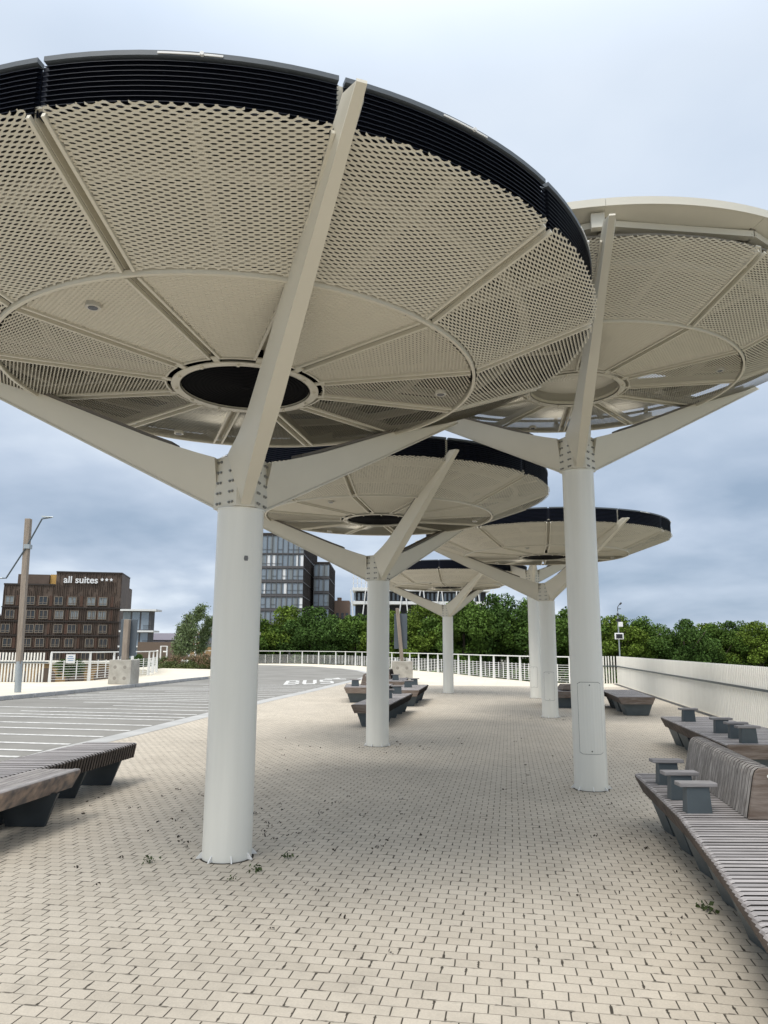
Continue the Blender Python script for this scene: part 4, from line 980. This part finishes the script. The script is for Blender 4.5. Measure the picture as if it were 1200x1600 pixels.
for fi, z in enumerate(floors):
    for i, x0 in enumerate(xs_w):
        x = x0+rr.choice([-.35, 0, .3])
        mb = MB(); w_, h = .92, .95
        mb.box(x-w_, x+w_, -.06, .20, z-h, z-h+.10); mb.box(x-w_, x+w_, -.06, .20, z+h-.10, z+h); mb.box(x-w_, x-w_+.12, -.05, .2, z-h+.1, z+h-.1); mb.box(x+w_-.12, x+w_, -.05, .2, z-h+.1, z+h-.1)
        mb.box(x-.05, x+.05, -.03, .2, z-h+.1, z+h-.1); mb.box(x-w_+.12, x+w_-.12, -.03, .19, z-h+.42, z-h+.50)
        wdw = mb.build('window', M['winframe'], t)
        mb = MB(); cur = (fi < 2 and i > 3) or rr.random() < .15
        mb.box(x-w_+.12, x-.05, .05, .10, z-h+.1, z+h-.1); mb.box(x+.05, x+w_-.12, .05, .10, z-h+.1, z+h-.1)
        mb.build('pane', M['curtain'] if cur else M['glass'], wdw)
me = text_mesh('all suites', 2.15, .035, .10); me.materials.clear(); me.materials.append(M['signwhite'])
for v in me.vertices: v.co = (v.co.x-12.5, -.12-v.co.z, v.co.y+zt-2.6)
sg = inst('lettering', me, t)
xr = max(v.co.x for v in me.vertices)
mb = MB()
for k in range(3):
    c = (xr+.9+k*1.0, zt-1.75); pts = []
    for j in range(10):
        a = math.pi/2+j*math.pi/5; r = .42 if j % 2 == 0 else .22; pts.append((c[0]+r*math.cos(a), c[1]+r*math.sin(a)))
    mb.loft([[(p[0], -.22, p[1]) for p in pts], [(p[0], -.05, p[1]) for p in pts]])
mb.build('star', M['signwhite'], t)
mb = MB(); mb.box(-W2-9, -W2-1.5, 4, 20, 0, 13.0); o = mb.build('grey_building', M['charcoal'], None); o.location = (-60.2, 170, GZ); o.rotation_euler = (0, 0, R(11)); tag(o, 'sliver of a grey building at the left edge beside the brown hotel', 'building')
mb = MB()
for z in (9.4, 12.9): mb.box(-W2-9.2, -W2-1.2, 3.4, 3.98, z, z+.35)
mb.build('balcony_slab', M['white'], o)
mb = MB()
for z in (10.1, 6.4): mb.box(-W2-8.6, -W2-1.9, 3.9, 3.99, z, z+2.2)
mb.build('window', M['bluewin'], o)
# low sand-coloured pavilion with arches, below the left railing
t = thing('pavilion', 'low sand coloured arcade seen through the bars of the left railing', 'building', (-62, 122, GZ))
mb = MB(); mb.box(-4, 34, 0, 6, 0, 3.4); mb.build('wall', M['sand'], t)
mb = MB(); mb.box(-5, 35, -.4, 6.4, 3.4, 3.75); mb.build('roof', M['fascia'], t)
for k in range(8):
    mb = MB(); c = -1.5+k*4.6; pts = [(c-1.5, .02)]+[(c+1.5*math.cos(a), 1.3+1.4*math.sin(a)) for a in [math.pi-j*math.pi/10 for j in range(11)]]+[(c+1.5, .02)]
    mb.loft([[(p[0], -.05, p[1]) for p in pts], [(p[0], -.01, p[1]) for p in pts]]); mb.build('arch', M['tan'], t)
for i, (x, s_) in enumerate(((-49, .48), (-38.5, .5))):
    c, tr = kinds[1]; t = thing('small_tree', ('left' if i == 0 else 'right')+'hand small tree in front of the brown hotel, behind the left railing', 'tree', (x, 118, GZ), 0, 'small trees before the hotel'); t.scale = (s_, s_, s_*.9); inst('crown', c, t); inst('trunk', tr, t)
# glazed block with white slab edges
t = thing('glass_building', 'glazed building with thin white floor slabs, right of the brown hotel', 'building', (-52.6, 150, GZ))
mb = MB(); mb.box(0, 5.7, .6, 3, 0, 13.2); mb.build('wall', M['charcoal'], t)
for z, x1 in ((13.2, 7.0), (9.0, 6.7), (6.0, 6.4), (3.2, 6.2)):
    mb = MB(); mb.box(-.2, x1, -.6, 3.4, z, z+.34); mb.build('floor_slab', M['white'], t)
for z0, z1 in ((9.5, 13.0), (6.4, 8.9), (3.6, 5.9), (.2, 3.1)):
    for k in range(3):
        x = .1+k*1.85; mb = MB(); mb.box(x, x+1.5, .5, .58, z0, z1); w_ = mb.build('window', M['bluewin'] if (k+int(z0)) % 3 else M['curtain'], t)
for z in (9.35, 6.35, 3.55):
    mb = MB()
    for k in range(14): mb.box(5.2+k*.12-.6, 5.23+k*.12-.6, -.5, -.47, z, z+.95)
    mb.box(4.5, 6.3, -.52, -.46, z+.95, z+1.0); mb.build('balcony_rail', M['blacksteel'], t)
mb = MB(); mb.box(0, 11, 0, 10, 0, 9.7); o = mb.build('lilac_building', M['lilac'], None); o.location = (-65, 200, GZ); tag(o, 'pale lilac building in the distance, left of the slender trees', 'building')
mb = MB(); mb.box(-.1, 11.1, -.2, -.02, 7.6, 7.9); mb.build('gutter', M['blacksteel'], o)
mb = MB(); mb.box(0, 8, 0, 3, 0, 6.95); o = mb.build('brown_wall', M['tan'], None); o.location = (-42.5, 130, GZ); tag(o, 'long dark brown wall below the lilac building', 'wall')
t = thing('cafe_pavilion', 'dark glazed pavilion partly hidden by the slender trees, at left', 'building', (-21.2, 84, -1.0))
mb = MB(); mb.box(0, 6, 0, 6, 0, 4.0); mb.build('wall', M['bluewin'], t); mb = MB(); mb.box(-.4, 6.4, -.5, 6.4, 4.0, 4.35); mb.build('roof', M['fascia'], t)
for x in (.3, 2.2, 4.1, 5.6):
    mb = MB(); mb.box(x, x+.12, -.1, -.01, 0, 4.0); mb.build('mullion', M['blacksteel'], t)
mb = MB(); mb.box(-.2, 2.4, -.6, -.2, 1.4, 2.6); mb.build('counter', M['sand'], t)
def parasol(x, y, label):
    t = thing('parasol', label, 'parasol', (x, y, -.9)); mb = MB(); n = 8
    mb.loft([[(1.05*math.cos(a), 1.05*math.sin(a), 2.75) for a in [k*6.283/n for k in range(n)]], [(.05*math.cos(a), .05*math.sin(a), 3.35) for a in [k*6.283/n for k in range(n)]]]); mb.build('canopy', M['red'], t)
    mb = MB(); mb.tube([(0, 0, 0), (0, 0, 3.35)], .03, 6); mb.build('pole', M['white'], t)
parasol(-19.9, 80, 'red parasol behind the slender trees')
t = thing('flag_pole', 'white post in front of the dark pavilion beside the red parasol', 'post', (-18.0, 72, -.0)); mb = MB(); mb.tube([(0, 0, 0), (0, 0, 3.1)], .085, 8); mb.build('pole', M['white'], t); mb = MB(); mb.tube([(0, 0, 3.1), (0, 0, 3.35)], .12, 8); mb.build('cap', M['galv'], t)
t = thing('steel_frame', 'thin red steel frame above the red parasol', 'frame', (-19.5, 82, -1)); mb = MB(); mb.tube([(0, 0, 0), (0, 0, 4.7)], .06, 6); mb.tube([(0, 0, 4.6), (1.8, 0, 3.0)], .05, 6); mb.tube([(-1.6, 0, 3.2), (0, 0, 4.6)], .05, 6); mb.build('bar', M['redframe'], t)  # plain red steel frame: one post and two sloping bars
# dark apartment blocks
APF = mat('grey_window_frame', (.12, .12, .125), .5)
def apt_block(label, x0, x1, y0, depth, H, fl, nwin, top_glass, loc=(0, 0)):
    t = thing('apartment_block', label, 'building', (x0, y0, GZ)); Wd = x1-x0
    mb = MB(); mb.box(0, Wd, .25, depth, 0, H); mb.build('wall', M['charcoal'], t)
    z = H; lines = []
    mb = MB(); mb.box(-.05, Wd+.06, -.05, .249, H-.35, H+.05); mb.box(Wd+.01, Wd+.08, .25, depth, H-.35, H+.05); mb.build('parapet', M['browndark'], t)
    fz = H-.4; k = 0
    while fz > 3:
        hgt = fl*1.35 if (k == 0 and top_glass) else fl
        z0 = fz-hgt
        mb = MB(); mb.box(-.02, Wd+.05, -.06, .24, z0-.02, z0+.42 if not (top_glass and k < 1) else z0+.12); mb.box(Wd+.012, Wd+.10, .24, depth, z0, z0+.16); mb.build('floor_band', M['charcoal'], t)
        step_ = Wd/nwin
        for i in range(nwin):
            xx = i*step_; zz0, zz1 = z0+(.5 if not (top_glass and k < 2) else .15), fz-.12
            mb = MB(); mb.box(xx, xx+.14, -.10, .22, z0+.1, fz); mb.box(xx+.14, xx+step_, .0, .10, zz1-.07, zz1); mb.box(xx+.14, xx+step_, .0, .10, zz0, zz0+.06)
            if rr.random() < .5: mb.box(xx+.14, xx+step_, .02, .10, zz0+.75, zz0+.80)
            wdw = mb.build('window', APF, t)
            mb = MB(); sp = rr.choice([0, .35, .55]); mb.box(xx+.14, xx+step_, .13, .18, zz0+.061, zz1-.071); mb.build('pane', M['bluewin'], wdw)
            if sp: mb = MB(); q0 = xx+.14+rr.choice([0, step_*(.9-sp)]); mb.box(q0, min(q0+step_*sp, xx+step_), .115, .128, zz0+.08, zz1-.08); mb.build('curtain', M['curtain'] if rr.random() < .8 else M['signwhite'], wdw)
        fz = z0; k += 1
    # side battens
    mb = MB(); yy = .5
    while yy < depth:
        mb.box(Wd+.005, Wd+.07, yy, yy+.10, 1, H-.4); yy += rr.choice([.5, .7, .9])
    mb.build('side_cladding', M['browndark'], t)
    return t
apt_block('large dark apartment block with wide windows, beside the nearest column', -31.5, -16.4, 150, 31, 29.2, 2.88, 14, True)
apt_block('narrower dark block with greenish glazing, behind the large apartment block', -15.6, -12.2, 165, 20, 25.0, 3.3, 3, False)
mb = MB(); mb.box(0, 3.6, 0, 8, 0, 17.5); mb.box(.6, 1.6, 1, 3, 17.5, 18.3); o = mb.build('brick_building', mat('tan_brick', (.19, .13, .10), .85, var=.15), None); o.location = (-12.0, 182, GZ); tag(o, 'small brown brick building right of the dark apartment blocks', 'building')
mb = MB()
for z in (10, 13): 
    for x in (.5, 1.7, 2.8): mb.box(x, x+.6, -.06, -.01, z, z+1.5)
mb.build('window', M['glass'], o)
# exposed white frame building
t = thing('frame_building', 'building with white diagonal struts and open floors above the trees, centre', 'building', (-9.3, 220, GZ))
Wd = 41
mb = MB()
for z in (19.4-.0, 23.4): mb.box(0, Wd, 0, 12, z-.55, z+.35)
mb.build('floor_slab', M['white'], t)
mb = MB(); mb.box(.8, Wd-.8, 4, 11.5, 0, 23.0); mb.build('wall', M['blacksteel'], t)
for k in range(16):
    x = k*2.7; a = 1.0 if k % 2 else -1.0
    mb = MB(); mb.beam((x+.4, -.3, 15.0), (x+.4+a*.9, -.3, 23.1), .32, .3); mb.build('strut', M['white'], t)
for k in range(22):
    x = .2+k*1.2 if k < 8 else .2+8*1.2+(k-8)*2.3; z1 = 28.4 if k < 8 else 25.2
    mb = MB(); mb.box(x, x+.22, .2, .5, 23.75, z1); mb.build('mast', M['white'], t)
for k in range(3):
    mb = MB(); mb.box(0, 10, .2, .4, 25.0+k*1.4, 25.12+k*1.4); mb.build('roof_rail', M['white'], t)
mb = MB()
for k in range(30): mb.box(.3+k*1.3, .9+k*1.3, 3.9, 3.99, 20.2, 22.4)
mb.build('window_band', M['bluewin'], t)
